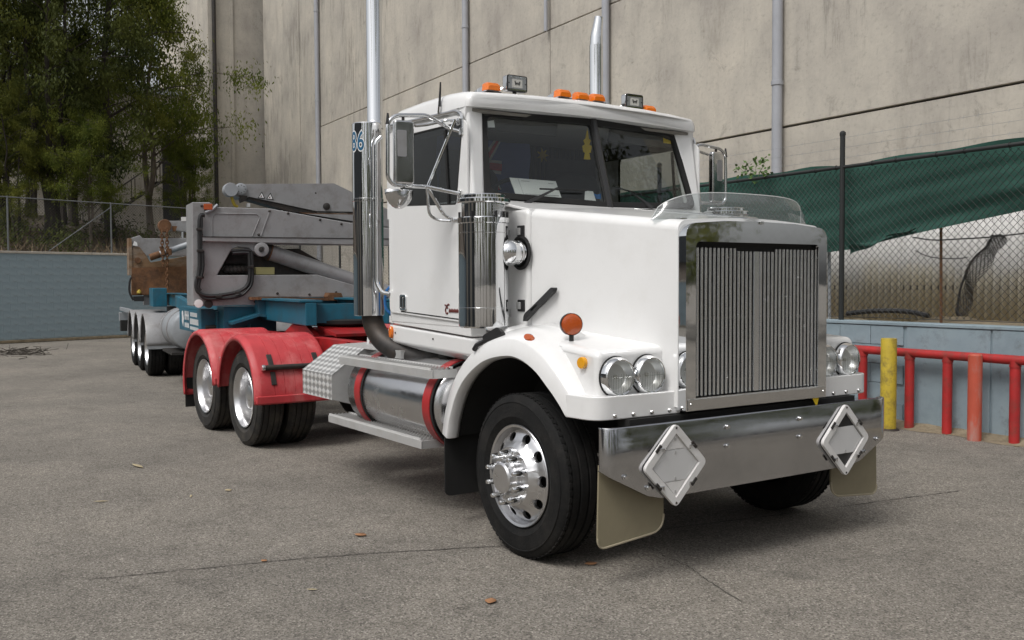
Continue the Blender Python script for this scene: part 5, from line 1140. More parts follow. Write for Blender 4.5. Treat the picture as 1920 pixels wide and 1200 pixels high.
# ---------------- cab interior
it = MB().box((-1.35, 0, 2.757), (1.1, 1.98, .02)).build('headliner', 'headliner', cabb)
MB().prism([V((-.74, -.93, 2.168)), V((-1.05, -.93, 2.172)), V((-1.12, -.93, 2.0)), V((-.74, -.93, 2.0))], (0, 1.86, 0)).build('dashboard', 'interior', cabb, bevel=.03)
MB().box((-1.93, 0, 2.46), (.015, 1.95, .62)).build('back_lining', 'curtain', cabb)
for k in range(22): MB().box((-1.915, -.1+k*.045, 2.44), (.012, .02, .6)).build('lining_rib', 'interior', cabb)
for s in (-1, 1):
    se = MB().loft([[V((-1.62-.1*f, s*.5+a, 2.0+.62*f+b_)) for a, b_ in rrect(.46-.06*f, .02, .009, 3)] for f in (0, .5, 1)], True, True).build('seat_back', 'interior', cabb)
    se2 = MB().prism([V((-1.56-.05*f, s*.5+a, 2.05+b_)) for f in (0,) for a, b_ in rrect(.48, .9, .12)], (-.13, 0, 0)).build('seat', 'interior', cabb, bevel=.04, seg=3)
    MB().box((-.86, s*.55, 2.70), (.03, .62, .11), Matrix.Rotation(R(18), 3, 'Y')).build('sun_visor', 'interior', cabb, bevel=.01)
sw = [V((-1.22+.09*math.sin(a), -.42+.23*math.cos(a), 2.16+.2*math.sin(a))) for a in [2*math.pi*k/28 for k in range(29)]]
MB().tube(sw, .016, 8, caps=False).build('steering_wheel', 'black_plastic', cabb); MB().tube([V((-1.22, -.42, 2.16)), V((-1.0, -.42, 2.03))], .04, 8).build('steering_column', 'black_plastic', cabb)
for s in (-1, 1): MB().box((-1.42, s*.975, 2.70), (.95, .05, .10)).build('cant_trim', 'interior', cabb)
# flag hung across the back of the cab
fg = thing('flag', 'dark blue flag with a red and white cross hung inside the cab', 'flag', (-1.82, -.3, 2.3))
def fpt(u, v): return V((-1.84+.02*math.sin(u*14)+.012*math.sin(v*9+u*5), -.66+.86*u, 2.80-.48*v))
gridmesh(lambda u, v: fpt(u, v), [i/24 for i in range(25)], [j/12 for j in range(13)]).build('field', 'flag_blue', fg, recalc=False, smooth=180)
def fstrip(nm, m_, u0, v0, u1, v1, wd, off):
    pts = []; dv = V((u1-u0, v1-v0)); L_ = dv.length; nn = V((-dv.y, dv.x))/L_*wd
    g = [[(u0+dv.x*i/8+nn.x*e, v0+dv.y*i/8+nn.y*e) for e in (-1, 1)] for i in range(9)]
    MB().add([fpt(*p)+V((off, 0, 0)) for r in g for p in r], [(2*i, 2*i+1, 2*i+3, 2*i+2) for i in range(8)]).build(nm, m_, fg, recalc=False, smooth=180)
for q in ((.30, .08, .66, .92), (.30, .92, .66, .08)): fstrip('white_saltire', 'flag_white', *q, .045, .006); fstrip('red_saltire', 'flag_red', *q, .018, .010)
fstrip('white_cross', 'flag_white', .30, .55, .68, .55, .11, .014); fstrip('red_cross', 'flag_red', .30, .55, .68, .55, .06, .018)
fstrip('white_band', 'flag_white', .3, .03, 1, .03, .05, .004)
# things on the dashboard and hung from the screen
def sheet(name, label, px, x0, m_, cat, grp=None):
    P_ = [at(u, v, x=x0) for u, v in px]; o = MB().prism(P_, (-.002, 0, 0)).build(name, m_, smooth=0); return tag(o, label, cat, grp)
def dash_sheet(name, label, px, cat):
    pts = [at(u, v, x=-.80-.10*((376-v)/40)) for u, v in px]; o = thing(name, label, cat, tuple(pts[0]))
    MB().prism(pts, (-.001, 0, .001)).build('page', 'paper', o, smooth=0)
    return o, pts
o, pp = dash_sheet('paper_sheet', 'folded white paper sheet propped on the truck dashboard', ((955, 333), (1042, 340), (1054, 374), (969, 370)), 'paper')
a, b_, c, d = pp
def lerp2(u, v): return a.lerp(b_, u).lerp(d.lerp(c, u), v)+V((.004, 0, .001))
for (u0, u1, v) in ((.22, .4, .12), (.8, .92, .15), (.2, .95, .8), (.25, .6, .9)):
    MB().add([lerp2(u0, v), lerp2(u1, v), lerp2(u1, v+.025), lerp2(u0, v+.025)], [(0, 1, 2, 3)]).build('print_line', 'print_ink', o, smooth=0)
MB().add([lerp2(.165, 0), lerp2(.172, 0), lerp2(.172, 1), lerp2(.165, 1)], [(0, 1, 2, 3)]).build('fold_line', 'print_ink', o, smooth=0)
o, pp = dash_sheet('paper_leaflet', 'small white leaflet with a blue picture on the truck dashboard', ((1097, 358), (1112, 359), (1118, 378), (1096, 377)), 'paper'); a, b_, c, d = pp
MB().prism([at(u, v, x=-.842) for u, v in ((1113, 363), (1120, 365), (1127, 363), (1127, 373), (1118, 373))], (-.001, 0, .001)).build('picture', 'blue_print', o, smooth=0)
af = [(-.5, -1), (.5, -1), (.35, -.6), (.25, -.55), (.55, -.5), (.75, -.05), (.35, .05), (.6, .35), (.25, .45), (.12, 1), (-.05, 1), (-.25, .45), (-.6, .3), (-.35, .05), (-.8, -.1), (-.55, -.5), (-.25, -.55), (-.35, -.6)]
c0 = at(1101, 272, x=-.95); o = MB().prism([c0+V((.004*math.sin(a_*3), a_*.055, b2*.105)) for a_, b2 in af], (-.004, 0, 0)).tube([c0+V((-.002, .002, .1)), V((c0.x-.002, c0.y+.002, 2.75))], .0015, 4).build('air_freshener', 'yellow_card', smooth=0); tag(o, 'yellow tree-shaped air freshener hanging behind the windscreen', 'air freshener')
c0 = at(1018, 291, x=-1.899); sp_ = []
for k in range(14): a_ = 2*math.pi*k/14; r_ = .062 if k % 2 == 0 else .028; sp_.append(c0+V((0, r_*math.cos(a_), r_*math.sin(a_))))
o = MB().prism(sp_, (-.004, 0, 0)).build('star_ornament', 'yellow_card', smooth=0); tag(o, 'yellow star ornament pinned to the lining at the back of the cab', 'ornament')

# ---------------- exhaust stacks with heat shields
def stack(s):
    c = V((-2.135, s*1.10, 0)); r = .117
    mf = MB().lathe([(r-.004, 1.368), (r, 1.37), (r, 2.83), (r-.006, 2.838), (.07, 2.84)], c, (0, 0, 1), 48, caps=False).build('muffler_shield', 'chrome', tk_)
    MB().lathe([(r-.012, 1.38), (.0, 1.38)], c, (0, 0, 1), 32, caps=False).build('muffler', 'dark_steel', mf)
    pc = V((-2.10, -1.05 if s < 0 else 1.12, 0)); 
    MB().lathe([(.062, 2.80), (.064, 2.85), (.062, 2.854), (.0605, 2.86), (.0605, 3.80 if s < 0 else 3.72), (.056, 3.8 if s < 0 else 3.72)], pc, (0, 0, 1), 36, caps=False).build('exhaust_pipe', 'chrome', mf)
    if s < 0: MB().lathe([(.05, 3.75), (.05, 4.5), (.046, 4.5)], pc+V((-.012, 0, 0)), (0, 0, 1), 28, caps=False).build('exhaust_tip', 'chrome_worn', mf)
    else: MB().tube(cr([pc+V((0, 0, 3.70)), pc+V((.0, .004, 3.80)), pc+V((.004, .014, 3.88)), pc+V((.008, .026, 3.97))], 4), [.058, .058, .057, .056, .055, .053, .05, .048, .046, .044, .042, .04, .04], 20).build('exhaust_tip', 'chrome', mf)
    MB().lathe([(.118, 2.24), (.1205, 2.242), (.1205, 2.262), (.118, 2.264)], c, (0, 0, 1), 48, caps=False).build('shield_seam', 'chrome_worn', mf)
    # black elbow running forward under the cab
    MB().tube(cr([V((-2.13, s*1.08, 1.40)), V((-2.12, s*1.07, 1.30)), V((-2.05, s*1.04, 1.19)), V((-1.88, s*.98, 1.10)), V((-1.66, s*.90, 1.06)), V((-1.3, s*.75, 1.05))], 5), .082, 20).build('exhaust_elbow', 'dark_steel', mf)
    MB().box((-1.78, s*.99, 1.085), (.1, .1, .06)).build('pipe_clamp', 'alloy_dull', mf)
    # grab rail
    gy = s*1.10
    gb = MB().tube(fillet([V((-1.955, s*1.07, 2.72)), V((-1.965, s*1.11, 2.68)), V((-1.975, s*1.115, 1.62)), V((-1.93, s*1.09, 1.545)), V((-1.90, s*1.04, 1.535))], .05), .0165, 12).build('grab_rail', 'chrome', cabb)
    MB().lathe([(.035, 0), (.035, .008), (.02, .014)], V((-1.895, s*1.036, 1.535)), (0, s, 0), 20).build('rail_foot', 'chrome_worn', gb)
    return mf
mfR = stack(-1); mfL = stack(1)
# bracketed white-metal top and clamp on the far stack are part of that pipe
# number on the shield, wrapped round the cylinder
def text_on_cylinder(txt, size, c, r, ang, z, parent, mats):
    for off, rr, m_, nm in ((.0085, .0012, 'decal_white', 'number_outline'), (.0015, .0024, 'number_blue', 'number')):
        cu = bpy.data.curves.new(nm, 'FONT'); cu.body = txt; cu.size = size; cu.align_x = 'CENTER'; cu.offset = off; cu.resolution_u = 5; cu.space_character = 1.12
        ob = bpy.data.objects.new(nm, cu); col.objects.link(ob); dg = bpy.context.evaluated_depsgraph_get(); me = bpy.data.meshes.new_from_object(ob.evaluated_get(dg)); bpy.data.objects.remove(ob); bpy.data.curves.remove(cu)
        bm = bmesh.new(); bm.from_mesh(me)
        for k in range(-12, 13):
            bmesh.ops.bisect_plane(bm, geom=bm.verts[:]+bm.edges[:]+bm.faces[:], plane_co=(k*.012, 0, 0), plane_no=(1, 0, 0))
        bm.to_mesh(me); bm.free()
        for v in me.vertices:
            th = ang+v.co.x*.78/r; v.co = (c.x+(r+rr)*math.cos(th), c.y+(r+rr)*math.sin(th), z+v.co.y*1.32)
        me.materials.clear(); me.materials.append(M[m_]); o = bpy.data.objects.new(nm, me); col.objects.link(o); o.parent = parent
vdir = (CAM-V((-2.135, -1.10, 1.6))); ang = math.atan2(vdir.y, vdir.x)
text_on_cylinder('86', .155, V((-2.135, -1.10, 0)), .117, ang-R(42), 2.625, mfR, None)

# ---------------- air cleaners
def cleaner(s):
    c = V((-.50, s*1.08, 0)); r = .16
    ac = MB().lathe([(.0, 1.335), (r-.01, 1.335), (r, 1.345), (r, 1.455), (r+.0015, 1.456), (r+.0015, 1.462), (r, 1.463), (r, 1.985), (r+.006, 1.99), (r+.006, 2.02), (r-.005, 2.026), (.14, 2.026)], c, (0, 0, 1), 64, caps=False).build('air_cleaner', 'chrome', tk_, recalc=False)
    MB().lathe([(.139, 2.02), (.139, 2.118), (.12, 2.12)], c, (0, 0, 1), 56, caps=False).build('intake_neck', 'chrome', ac, recalc=False)
    MB().lathe([(.13, 2.112), (.166, 2.112), (.171, 2.118), (.171, 2.136), (.164, 2.143), (.142, 2.146), (.142, 2.162), (.136, 2.168), (.07, 2.176), (0, 2.178)], c, (0, 0, 1), 56, caps=False).build('lid', 'chrome', ac, recalc=False)
    MB().lathe([(r+.001, 1.925), (r+.002, 1.926), (r+.002, 1.93), (r+.001, 1.931)], c, (0, 0, 1), 56, caps=False).build('band', 'chrome_worn', ac)
    for a in (-120, -62, 0, 25, 60, 140, 200):
        q = R(a); MB().tube([c+V((.15*math.cos(q), .15*math.sin(q), 2.02)), c+V((.15*math.cos(q), .15*math.sin(q), 2.06))], .008, 8).build('clip_bolt', 'black_plastic', ac)
    vd = math.atan2(CAM.y-c.y, CAM.x-c.x)
    # perforated inlet screen: real small holes are under a pixel, so a knurled band of studs
    mb = MB()
    for i in range(12):
        for j in range(7):
            q = s*-1*(vd+R(26+i*4.0+(j % 2)*2)); p = c+V((.1395*math.cos(q), .1395*math.sin(q), 2.04+j*.0095)); mb.box(p, (.004, .006, .006), Matrix.Rotation(q, 3, 'Z') @ Matrix.Rotation(R(45), 3, 'X'))
    o = mb.build('inlet_screen', 'alloy', ac, smooth=0, recalc=False); o['kind'] = 'stuff'
    for z in (1.42, 1.93): MB().box((-.55, s*.93, z), (.06, .14, .05)).build('mount_bracket', 'alloy_dull', ac)
cleaner(-1); cleaner(1)
# ---------------- mirrors
def mirror(s):
    x = -.93
    def Q(u, v, xx=x):
        p = at(u, v, x=xx); return V((p.x, p.y*(-s), p.z))
    arm = MB().tube(fillet([Q(871, 248, -.80), Q(845, 242), Q(800, 216), Q(742, 216), Q(727, 228), Q(727, 334), Q(738, 347), Q(800, 350), Q(866, 364, -.83)], .035), .0135, 12).build('mirror_arm', 'chrome', cabb)
    MB().tube([Q(853, 226, -.84), Q(802, 350)], .0115, 10).build('mirror_strut', 'chrome', arm)
    MB().tube(fillet([Q(853, 226, -.84), Q(835, 226), Q(800, 234), Q(778, 236)], .03), .010, 8).build('mirror_strut', 'chrome', arm)
    MB().tube(fillet([Q(802, 352), Q(832, 402), Q(850, 413), Q(866, 414, -.83)], .05), .0125, 10).build('mirror_strut', 'chrome', arm)
    MB().tube(fillet([Q(800, 352), Q(805, 404), Q(822, 413), Q(845, 414, -.85)], .04), .010, 10).build('mirror_strut', 'chrome', arm)
    for q in (Q(869, 247, -.81), Q(865, 364, -.83), Q(866, 414, -.83), Q(856, 228, -.84)): MB().box(V((q.x, s*1.052, q.z)), (.04, .02, .05)).build('mirror_foot', 'chrome_worn', arm, bevel=.006)
    c = (Q(738, 228)+Q(776, 343))/2; hw, hh = .092, .205
    c = V((x-.02, c.y, c.z)); rot = Matrix.Rotation(R(8*s), 3, 'Z'); hw = .068
    o = [c+rot @ V((0, a, b_)) for a, b_ in rrect(2*hw, 2*hh, .022)]; nx = rot @ V((1, 0, 0))
    mh = MB().prism(o, nx*.045).build('mirror_head', 'chrome_worn', arm, bevel=.014, seg=3)
    pn = [c+nx*.0455+rot @ V((0, a+.018*s, b_+.055)) for a, b_ in rrect(.062, .17, .01)]; MB().prism(pn, nx*.003).build('mirror_panel', 'grey_paint', mh)
    for e in (.105, -.0, .01):
        pass
    MB().prism([c-nx*.002+rot @ V((0, a, b_)) for a, b_ in rrect(2*hw-.02, 2*hh-.02, .015)], -nx*.003).build('mirror_glass', 'chrome', mh)
    for z in (.21, -.21): MB().tube([c+nx*.02+V((0, 0, z*.96)), c+nx*.02+V((0, 0, z*1.08))], .01, 8).build('mirror_pivot', 'dark_steel', mh)
    q = Q(750, 352); rr = .075; pts = [q+V((0, rr*math.cos(R(a)), rr*math.sin(R(a))*1.2)) for a in range(180, 361, 12)]
    rgs = [[q+V((-.02+.055*math.cos(R(b2)), .098*math.cos(R(a))*math.sin(R(b2)), -.012+.12*math.sin(R(a))*math.sin(R(b2)))) for a in range(180, 361, 15)] for b2 in (2, 30, 55, 75, 90)]
    MB().loft(rgs, False, False).build('spot_mirror', 'chrome_worn', arm, recalc=False, solid=.004)
    MB().tube([Q(727, 233), Q(727, 212)], [.016, .006], 8).build('marker_stub', 'black_plastic', arm)
mirror(-1); mirror(1)
# air lines behind the cab
for k, (m_, y) in enumerate((('number_blue', -.55), ('red_paint', -.5), ('black_plastic', -.45))):
    MB().tube(cr([V((-1.97, y, 1.5)), V((-2.3, y-.05, 1.35+.04*k)), V((-2.6, y+.1, 1.28)), V((-3.0, y+.25, 1.3)), V((-3.5, -.2, 1.4))], 6), .014, 8).build('air_line', m_, tk_)
MB().tube(cr([V((-1.97, -.95, 1.62)), V((-2.0, -1.02, 1.55)), V((-2.0, -1.02, 1.42)), V((-1.97, -.95, 1.36))], 6), .011, 8).build('air_line', 'blue_print', tk_)
# ================================================================== SIDE-LOADER SEMI-TRAILER
tl = thing('semi_trailer', 'side-loader container semi-trailer with grey cranes on a teal chassis', 'trailer', tuple(KP), -TA)
TR3 = Matrix(((TX.x, TY.x, 0), (TX.y, TY.y, 0), (0, 0, 1)))
def tbox(mb, x0, x1, y0, y1, z0, z1): return mb.box(T((x0+x1)/2, (y0+y1)/2, (z0+z1)/2), (abs(x1-x0), abs(y1-y0), abs(z1-z0)), TR3)
# chassis
for s in (-1, 1):
    tbox(MB(), -13.4, .6, s*.5, s*.38, 1.18, 1.42).build('chassis_beam', 'teal_paint', tl, bevel=.01)
    tbox(MB(), -13.4, .6, s*.56, s*.32, 1.425, 1.445).build('beam_flange', 'teal_paint', tl)
for x in (.3, -2.6, -4.2, -5.6, -7.0, -8.4, -9.8, -11.2, -12.6): tbox(MB(), x, x+.14, -.37, .37, 1.2, 1.4).build('cross_member', 'teal_paint', tl)
XF = -1.42
def P_(pxs, x): return [tr(u, v, x=x) for u, v in pxs]
# front transverse beam under the crane (teal), traced on its own plane
tbm = MB().prism(P_(((482, 561), (760, 565), (760, 590), (633, 594), (562, 600), (486, 590)), XF+.15), -TX*.25).build('bolster_beam', 'teal_paint', tl, bevel=.008)
MB().prism(P_(((472, 557), (720, 561), (720, 565), (472, 562)), XF+.2), -TX*.36).build('bolster_flange', 'rust', tbm)
MB().prism(P_(((435, 604), (487, 588), (562, 598), (633, 593), (633, 597), (562, 603), (487, 593), (436, 609)), XF+.2), -TX*.3).build('lower_flange', 'teal_paint', tbm)
MB().prism(P_(((592, 585), (599, 585), (599, 593), (592, 593)), XF+.16), TX*.01).build('lug', 'rust', tbm)
MB().prism(P_(((618, 549), (640, 549), (644, 560), (640, 564), (618, 563), (615, 556)), XF+.22), -TX*.2).build('twist_lock', 'rust', tbm)
MB().lathe([(.03, 0), (.03, .03), (0, .035)], tr(648, 580, x=XF+.16), TX, 12).build('bolt', 'galv', tbm)
MB().prism(P_(((634, 563), (638, 563), (638, 594), (634, 594)), XF+.155), TX*.02).build('stiffener', 'teal_paint', tbm)
MB().prism(P_(((420, 575), (482, 575), (482, 605), (420, 620)), XF-.1), -TX*.5).build('gusset_plate', 'teal_paint', tl)
# side bracket with sign board
yb_ = -1.15
sb = [tr(u, v, y=yb_) for u, v in ((330, 579), (368, 583), (368, 617), (333, 608))]
x_a, x_b = -3.9, -2.0
bk = MB().prism([T(x_a, yb_, 1.27), T(x_b, yb_, 1.29), T(x_b, yb_, 1.0), T(x_a, yb_, .98)], TY*.05).build('sign_board', 'teal_paint', tl, bevel=.005)
def SB(a, b_): return T(x_a+(x_b-x_a)*a, yb_-.003, 1.0+.27*b_)
def glyph(pts, nm='lettering'): MB().add([SB(*p) for p in pts], [tuple(range(len(pts)))]).build(nm, 'decal_white', bk, smooth=0)
glyph([(.14, .9), (.2, .95), (.24, .55), (.2, .1), (.14, .4)], 'logo_mark')
for k, (a0, a1) in enumerate(((.28, .33), (.34, .4), (.42, .48))): glyph([(a0, .5), (a0+.018, .5), (a0+.018, .95), (a0, .95)]); glyph([(a1-.02, .5), (a1, .5), (a1, .95), (a1-.02, .95)]); glyph([(a0+.018, .68), (a1-.02, .68), (a1-.02, .78), (a0+.018, .78)])
for k in range(7): glyph([(.56+k*.045, .72), (.59+k*.045, .72), (.59+k*.045, .92), (.56+k*.045, .92)])
for k in range(8): glyph([(.54+k*.048, .34), (.575+k*.048, .34), (.575+k*.048, .62), (.54+k*.048, .62)])
for k in range(8): glyph([(.54+k*.048, .08), (.575+k*.048, .08), (.575+k*.048, .24), (.54+k*.048, .24)])
for k in range(4): glyph([(.28+k*.055, .12), (.32+k*.055, .12), (.32+k*.055, .36), (.28+k*.055, .36)])
tbox(MB(), -2.0, -1.95, -1.15, -.4, 1.0, 1.30).build('bracket_face', 'teal_paint', tl, bevel=.005)
tbox(MB(), -3.9, -1.95, -1.15, -1.0, 1.29, 1.31).build('bracket_flange', 'teal_paint', tl)
tbox(MB(), -2.1, -1.85, -.98, -.86, .85, 1.28).build('landing_leg', 'teal_paint', tl, bevel=.01); MB().lathe([(.07, 0), (.08, .01), (.08, .2), (.07, .21)], T(-1.9, -.75, 1.15), TX, 16).build('winch_drum', 'teal_paint', tl)
MB().tube([T(-1.95, -1.1, 1.08), T(-1.85, -.72, 1.1)], .025, 8).build('crank_shaft', 'dark_steel', tl)
tbox(MB(), -1.8, -1.6, -.62, -.3, .9, 1.3).build('landing_leg', 'teal_paint', tl, bevel=.01)
MB().prism([T(-5.9, -.95, 1.44), T(-3.9, -.95, 1.30), T(-3.9, -.95, 1.1), T(-5.9, -.95, 1.26)], TY*.1).build('outrigger_beam', 'teal_paint', tl, bevel=.01)
# front crane
fc = MB().prism(P_(((360, 379), (394, 379), (402, 388), (507, 391), (662, 419), (760, 432), (760, 461), (500, 458), (499, 474), (490, 481), (480, 476), (466, 465), (446, 463), (434, 468), (407, 516), (595, 515), (662, 534), (760, 545), (760, 558), (484, 557), (480, 572), (362, 574)), XF), -TX*.16).build('crane_frame', 'grey_paint', tl, bevel=.01)
MB().prism(P_(((374, 444), (757, 449), (757, 461), (374, 452)), XF+.05), -TX*.06).build('slide_rail', 'grey_paint', fc, bevel=.004)
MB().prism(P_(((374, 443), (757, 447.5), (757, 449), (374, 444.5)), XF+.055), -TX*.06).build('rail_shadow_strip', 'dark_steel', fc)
# raised panel seams
def seam(pxs, r=.006): MB().tube([tr(u, v, x=XF+.004) for u, v in pxs], r, 5).build('weld_seam', 'grey_paint', fc)
seam(((398, 443), (398, 406), (405, 400), (480, 401), (487, 408), (473, 443))); seam(((507, 392), (489, 443))); 
# deep side column
cl = MB().prism([tr(u, v, x=XF-.17) for u, v in ((360, 379), (376, 379), (378, 574), (362, 574))], -TX*.5).build('crane_column', 'grey_paint', fc, bevel=.01)
tbox(MB(), XF-.22, XF-.62, -1.262, -1.232, 1.55, 2.45).build('rubbing_strip', 'rusty_plate', fc)
tbox(MB(), XF-.60, XF-.7, -1.27, -1.2, 1.7, 2.56).build('edge_bar', 'rust', fc)
tbox(MB(), XF-.04, XF-.12, -1.256, -1.22, 1.45, 2.5).build('edge_bar', 'teal_paint', fc)
# hoses
for pts, r in ((((384, 404), (374, 412), (374, 500), (368, 530), (372, 548), (392, 555), (430, 551), (448, 546), (462, 537), (468, 520), (467, 480), (462, 474), (436, 475)), .022), (((378, 400), (377, 440), (376, 500), (371, 532), (378, 556), (400, 561), (445, 556), (464, 544), (473, 525), (472, 478), (465, 469), (434, 470)), .018), (((380, 470), (380, 505), (372, 535), (376, 545)), .02)):
    MB().tube(cr([tr(u, v, x=XF+.04) for u, v in pts], 5), r, 8).build('hydraulic_hose', 'black_plastic', fc)
MB().tube([tr(u, v, x=XF+.02) for u, v in ((385, 398), (398, 393), (408, 384))], .018, 8).build('guide_bar', 'galv', fc)
MB().box(tr(390, 388, x=XF+.02), (.04, .1, .07), TR3).build('marker_lamp', 'amber_deep', fc, bevel=.006)
MB().lathe([(.05, 0), (.05, .02), (0, .026)], tr(372, 569, x=XF+.01), TX, 20).build('reflector', 'reflector_white', fc)
MB().lathe([(.05, 0), (.05, .012), (.03, .016), (0, .012)], tr(391, 570, x=XF+.005), TX, 16).build('eyelet', 'dark_steel', fc)
# cylinder with lug
lug = MB().lathe([(.085, 0), (.085, .06), (.07, .065), (.035, .065), (.035, .05), (0, .05)], tr(489, 468, x=XF), TX, 24).build('ram_lug', 'grey_paint', fc)
MB().lathe([(.03, 0), (.03, .03), (0, .035)], tr(489, 468, x=XF+.05), TX, 14).build('pin', 'dark_steel', lug)
A, Bq = tr(500, 471, x=XF-.12), tr(740, 553, x=XF-.12); d = (Bq-A).normalized()
ram = MB().tube([A+d*.03, Bq], .098, 24).build('lift_ram', 'grey_paint', fc); MB().tube([A-d*.03, A+d*.035], .103, 24).build('ram_cap', 'dark_steel', ram); MB().tube([A+d*.035, A+d*.05], .104, 24).build('ram_ring', 'rust', ram)
# dark works inside the frame
MB().prism(P_(((420, 470), (560, 466), (640, 512), (600, 518), (408, 518)), XF-.2), -TX*.03).build('inner_plate', 'dark_steel', fc)
for k in range(6): MB().lathe([(.035, 0), (.045, .02), (.045, .07), (.02, .1), (0, .1)], tr(424+k*7.5, 505, x=XF-.16), TX, 12).build('valve', 'dark_steel', fc)
for k in range(5): MB().box(tr(426+k*8, 488, x=XF-.14), (.06, .05, .08), TR3).build('valve_block', 'black_soft', fc)
MB().prism(P_(((480, 501), (515, 501), (515, 515), (480, 515)), XF-.1), -TX*.15).build('control_box', 'cream_box', fc, bevel=.008)
for (u, v) in ((378, 386), (378, 440), (382, 452), (470, 448), (505, 396), (485, 440), (380, 520), (412, 552), (455, 552), (478, 566), (540, 400), (600, 412), (640, 420), (520, 550), (580, 552), (630, 548)):
    MB().lathe([(.016, 0), (.016, .006), (.009, .012), (0, .013)], tr(u, v, x=XF+.0), TX, 8).build('bolt', 'dark_steel', fc)
for (u, v) in ((374, 430), (375, 470), (373, 520), (410, 556), (445, 549), (470, 500)): MB().box(tr(u, v, x=XF+.05), (.05, .07, .03), TR3).build('hose_clamp', 'dark_steel', fc, bevel=.004)
MB().tube(cr([tr(u, v, x=XF+.03) for u, v in ((398, 446), (430, 447), (470, 447), (500, 462), (497, 472))], 4), .012, 6).build('hydraulic_hose', 'black_plastic', fc)
# stowed top arm
XA = XF-.35
ar = MB().prism(rpoly(P_(((440, 349), (452, 345), (627, 344), (662, 361), (760, 408), (760, 408.5), (662, 397), (594, 396), (468, 369), (452, 372), (438, 366), (435, 357)), XA), 0), -TX*.3).build('top_arm', 'grey_paint', fc, bevel=.008)
MB().prism(P_(((466, 369), (594, 396), (594, 400), (545, 397), (466, 374)), XA-.02), -TX*.26).build('arm_underside', 'dark_steel', ar)
MB().prism(P_(((525, 398), (760, 402), (760, 404), (525, 400)), XA-.02), -TX*.26).build('rest_bar', 'rust', fc)
MB().prism(P_(((530, 400), (760, 404), (760, 430), (662, 418), (530, 394)), XA), -TX*.2).build('rest_beam', 'grey_paint', fc)
c = tr(451, 355, x=XA); MB().lathe([(.075, 0), (.075, .03), (.06, .035), (.06, .05), (.03, .055), (0, .055)], c, TX, 24).build('arm_pin', 'galv', ar)
for k in range(8): q = 2*math.pi*k/8; MB().lathe([(.009, 0), (0, .008)], c+TX*.05+TY*.045*math.cos(q)+V((0, 0, .045*math.sin(q))), TX, 8).build('pin_bolt', 'dark_steel', ar)
MB().lathe([(.08, 0), (.085, .02), (.085, .14), (.08, .16)], tr(443, 358, x=XA)+TY*-.09, TX, 20).build('arm_sheave', 'galv', ar)
MB().tube(cr([tr(u, v, x=XA+.05) for u, v in ((437, 354), (434, 362), (435, 372), (440, 384), (446, 388))], 4), .02, 8).build('yellow_strap', 'yellow_paint', ar)
MB().prism(P_(((449, 366), (464, 367), (462, 376), (452, 380)), XA+.02), -TX*.1).build('hook_block', 'dark_steel', ar); MB().prism(P_(((463, 381), (469, 381), (469, 388), (463, 388)), XA), -TX*.05).build('stop_block', 'decal_white', ar)
MB().lathe([(.045, 0), (.045, .02), (.02, .03), (0, .03)], tr(612, 387, x=XA), TX, 18).build('arm_bolt', 'dark_steel', ar); MB().lathe([(.012, 0), (0, .005)], tr(592, 362, x=XA), TX, 8).build('arm_bolt', 'dark_steel', ar)
for (u, v) in ((490, 366), (506, 368)):
    tg = MB().prism(P_(((u-7, v+5.5), (u+7, v+6.5), (u+1, v-7)), XA+.001), TX*.003).build('warning_sign', 'black_plastic', ar, smooth=0); MB().prism(P_(((u-4.6, v+4.3), (u+4.8, v+5), (u+.8, v-4)), XA+.0045), TX*.002).build('sign_face', 'decal_white', tg, smooth=0)
    MB().prism(P_(((u-2, v+3), (u+1, v+3.4), (u+.5, v-.5)), XA+.0068), TX*.001).build('sign_symbol', 'badge', tg, smooth=0)
# wheels, guards
XW = (-7.7, -8.95, -10.2)
for s in (-1, 1):
    for k, x in enumerate(XW):
        c = T(x, s*1.215, RT); ax = TY*s
        pr = [(.303, 0), (.3, .006), (.29, .003), (.283, -.015), (.262, -.06), (.257, -.14), (.23, -.17), (.13, -.165), (.12, -.06), (0, -.05)]
        wh = MB().lathe(pr, c, ax, 40, caps=False).build('wheel', 'alloy', tl, recalc=False)
        for off in (.125, .455):
            MB().lathe(tyre_profile(.275), c-ax*off, ax, 48, caps=False).build('tyre', 'rubber', wh, recalc=False)
        rg = []
        for i in range(29):
            a = R(2+176*i/28); rg.append([T(x+(.545+d)*math.cos(a), s*y, RT+.06+(.56+d)*math.sin(a)) for y, d in ((1.27, -.045), (1.275, 0), (1.255, .012), (.62, .012))])
        gd = MB().loft(rg, False, False).build('mudguard', 'grey_paint', tl, smooth=50, recalc=False, solid=.012)
        tbox(MB(), x+.53, x+.55, s*1.26, s*.62, .50, .56).build('edge_band', 'galv', gd)
for x in XW: MB().tube([T(x, -.8, RT), T(x, .8, RT)], .08, 10).build('axle', 'dark_steel', tl)
tbox(MB(), -6.0, -11.2, -.45, .45, .75, 1.15).build('suspension_subframe', 'black_soft', tl)
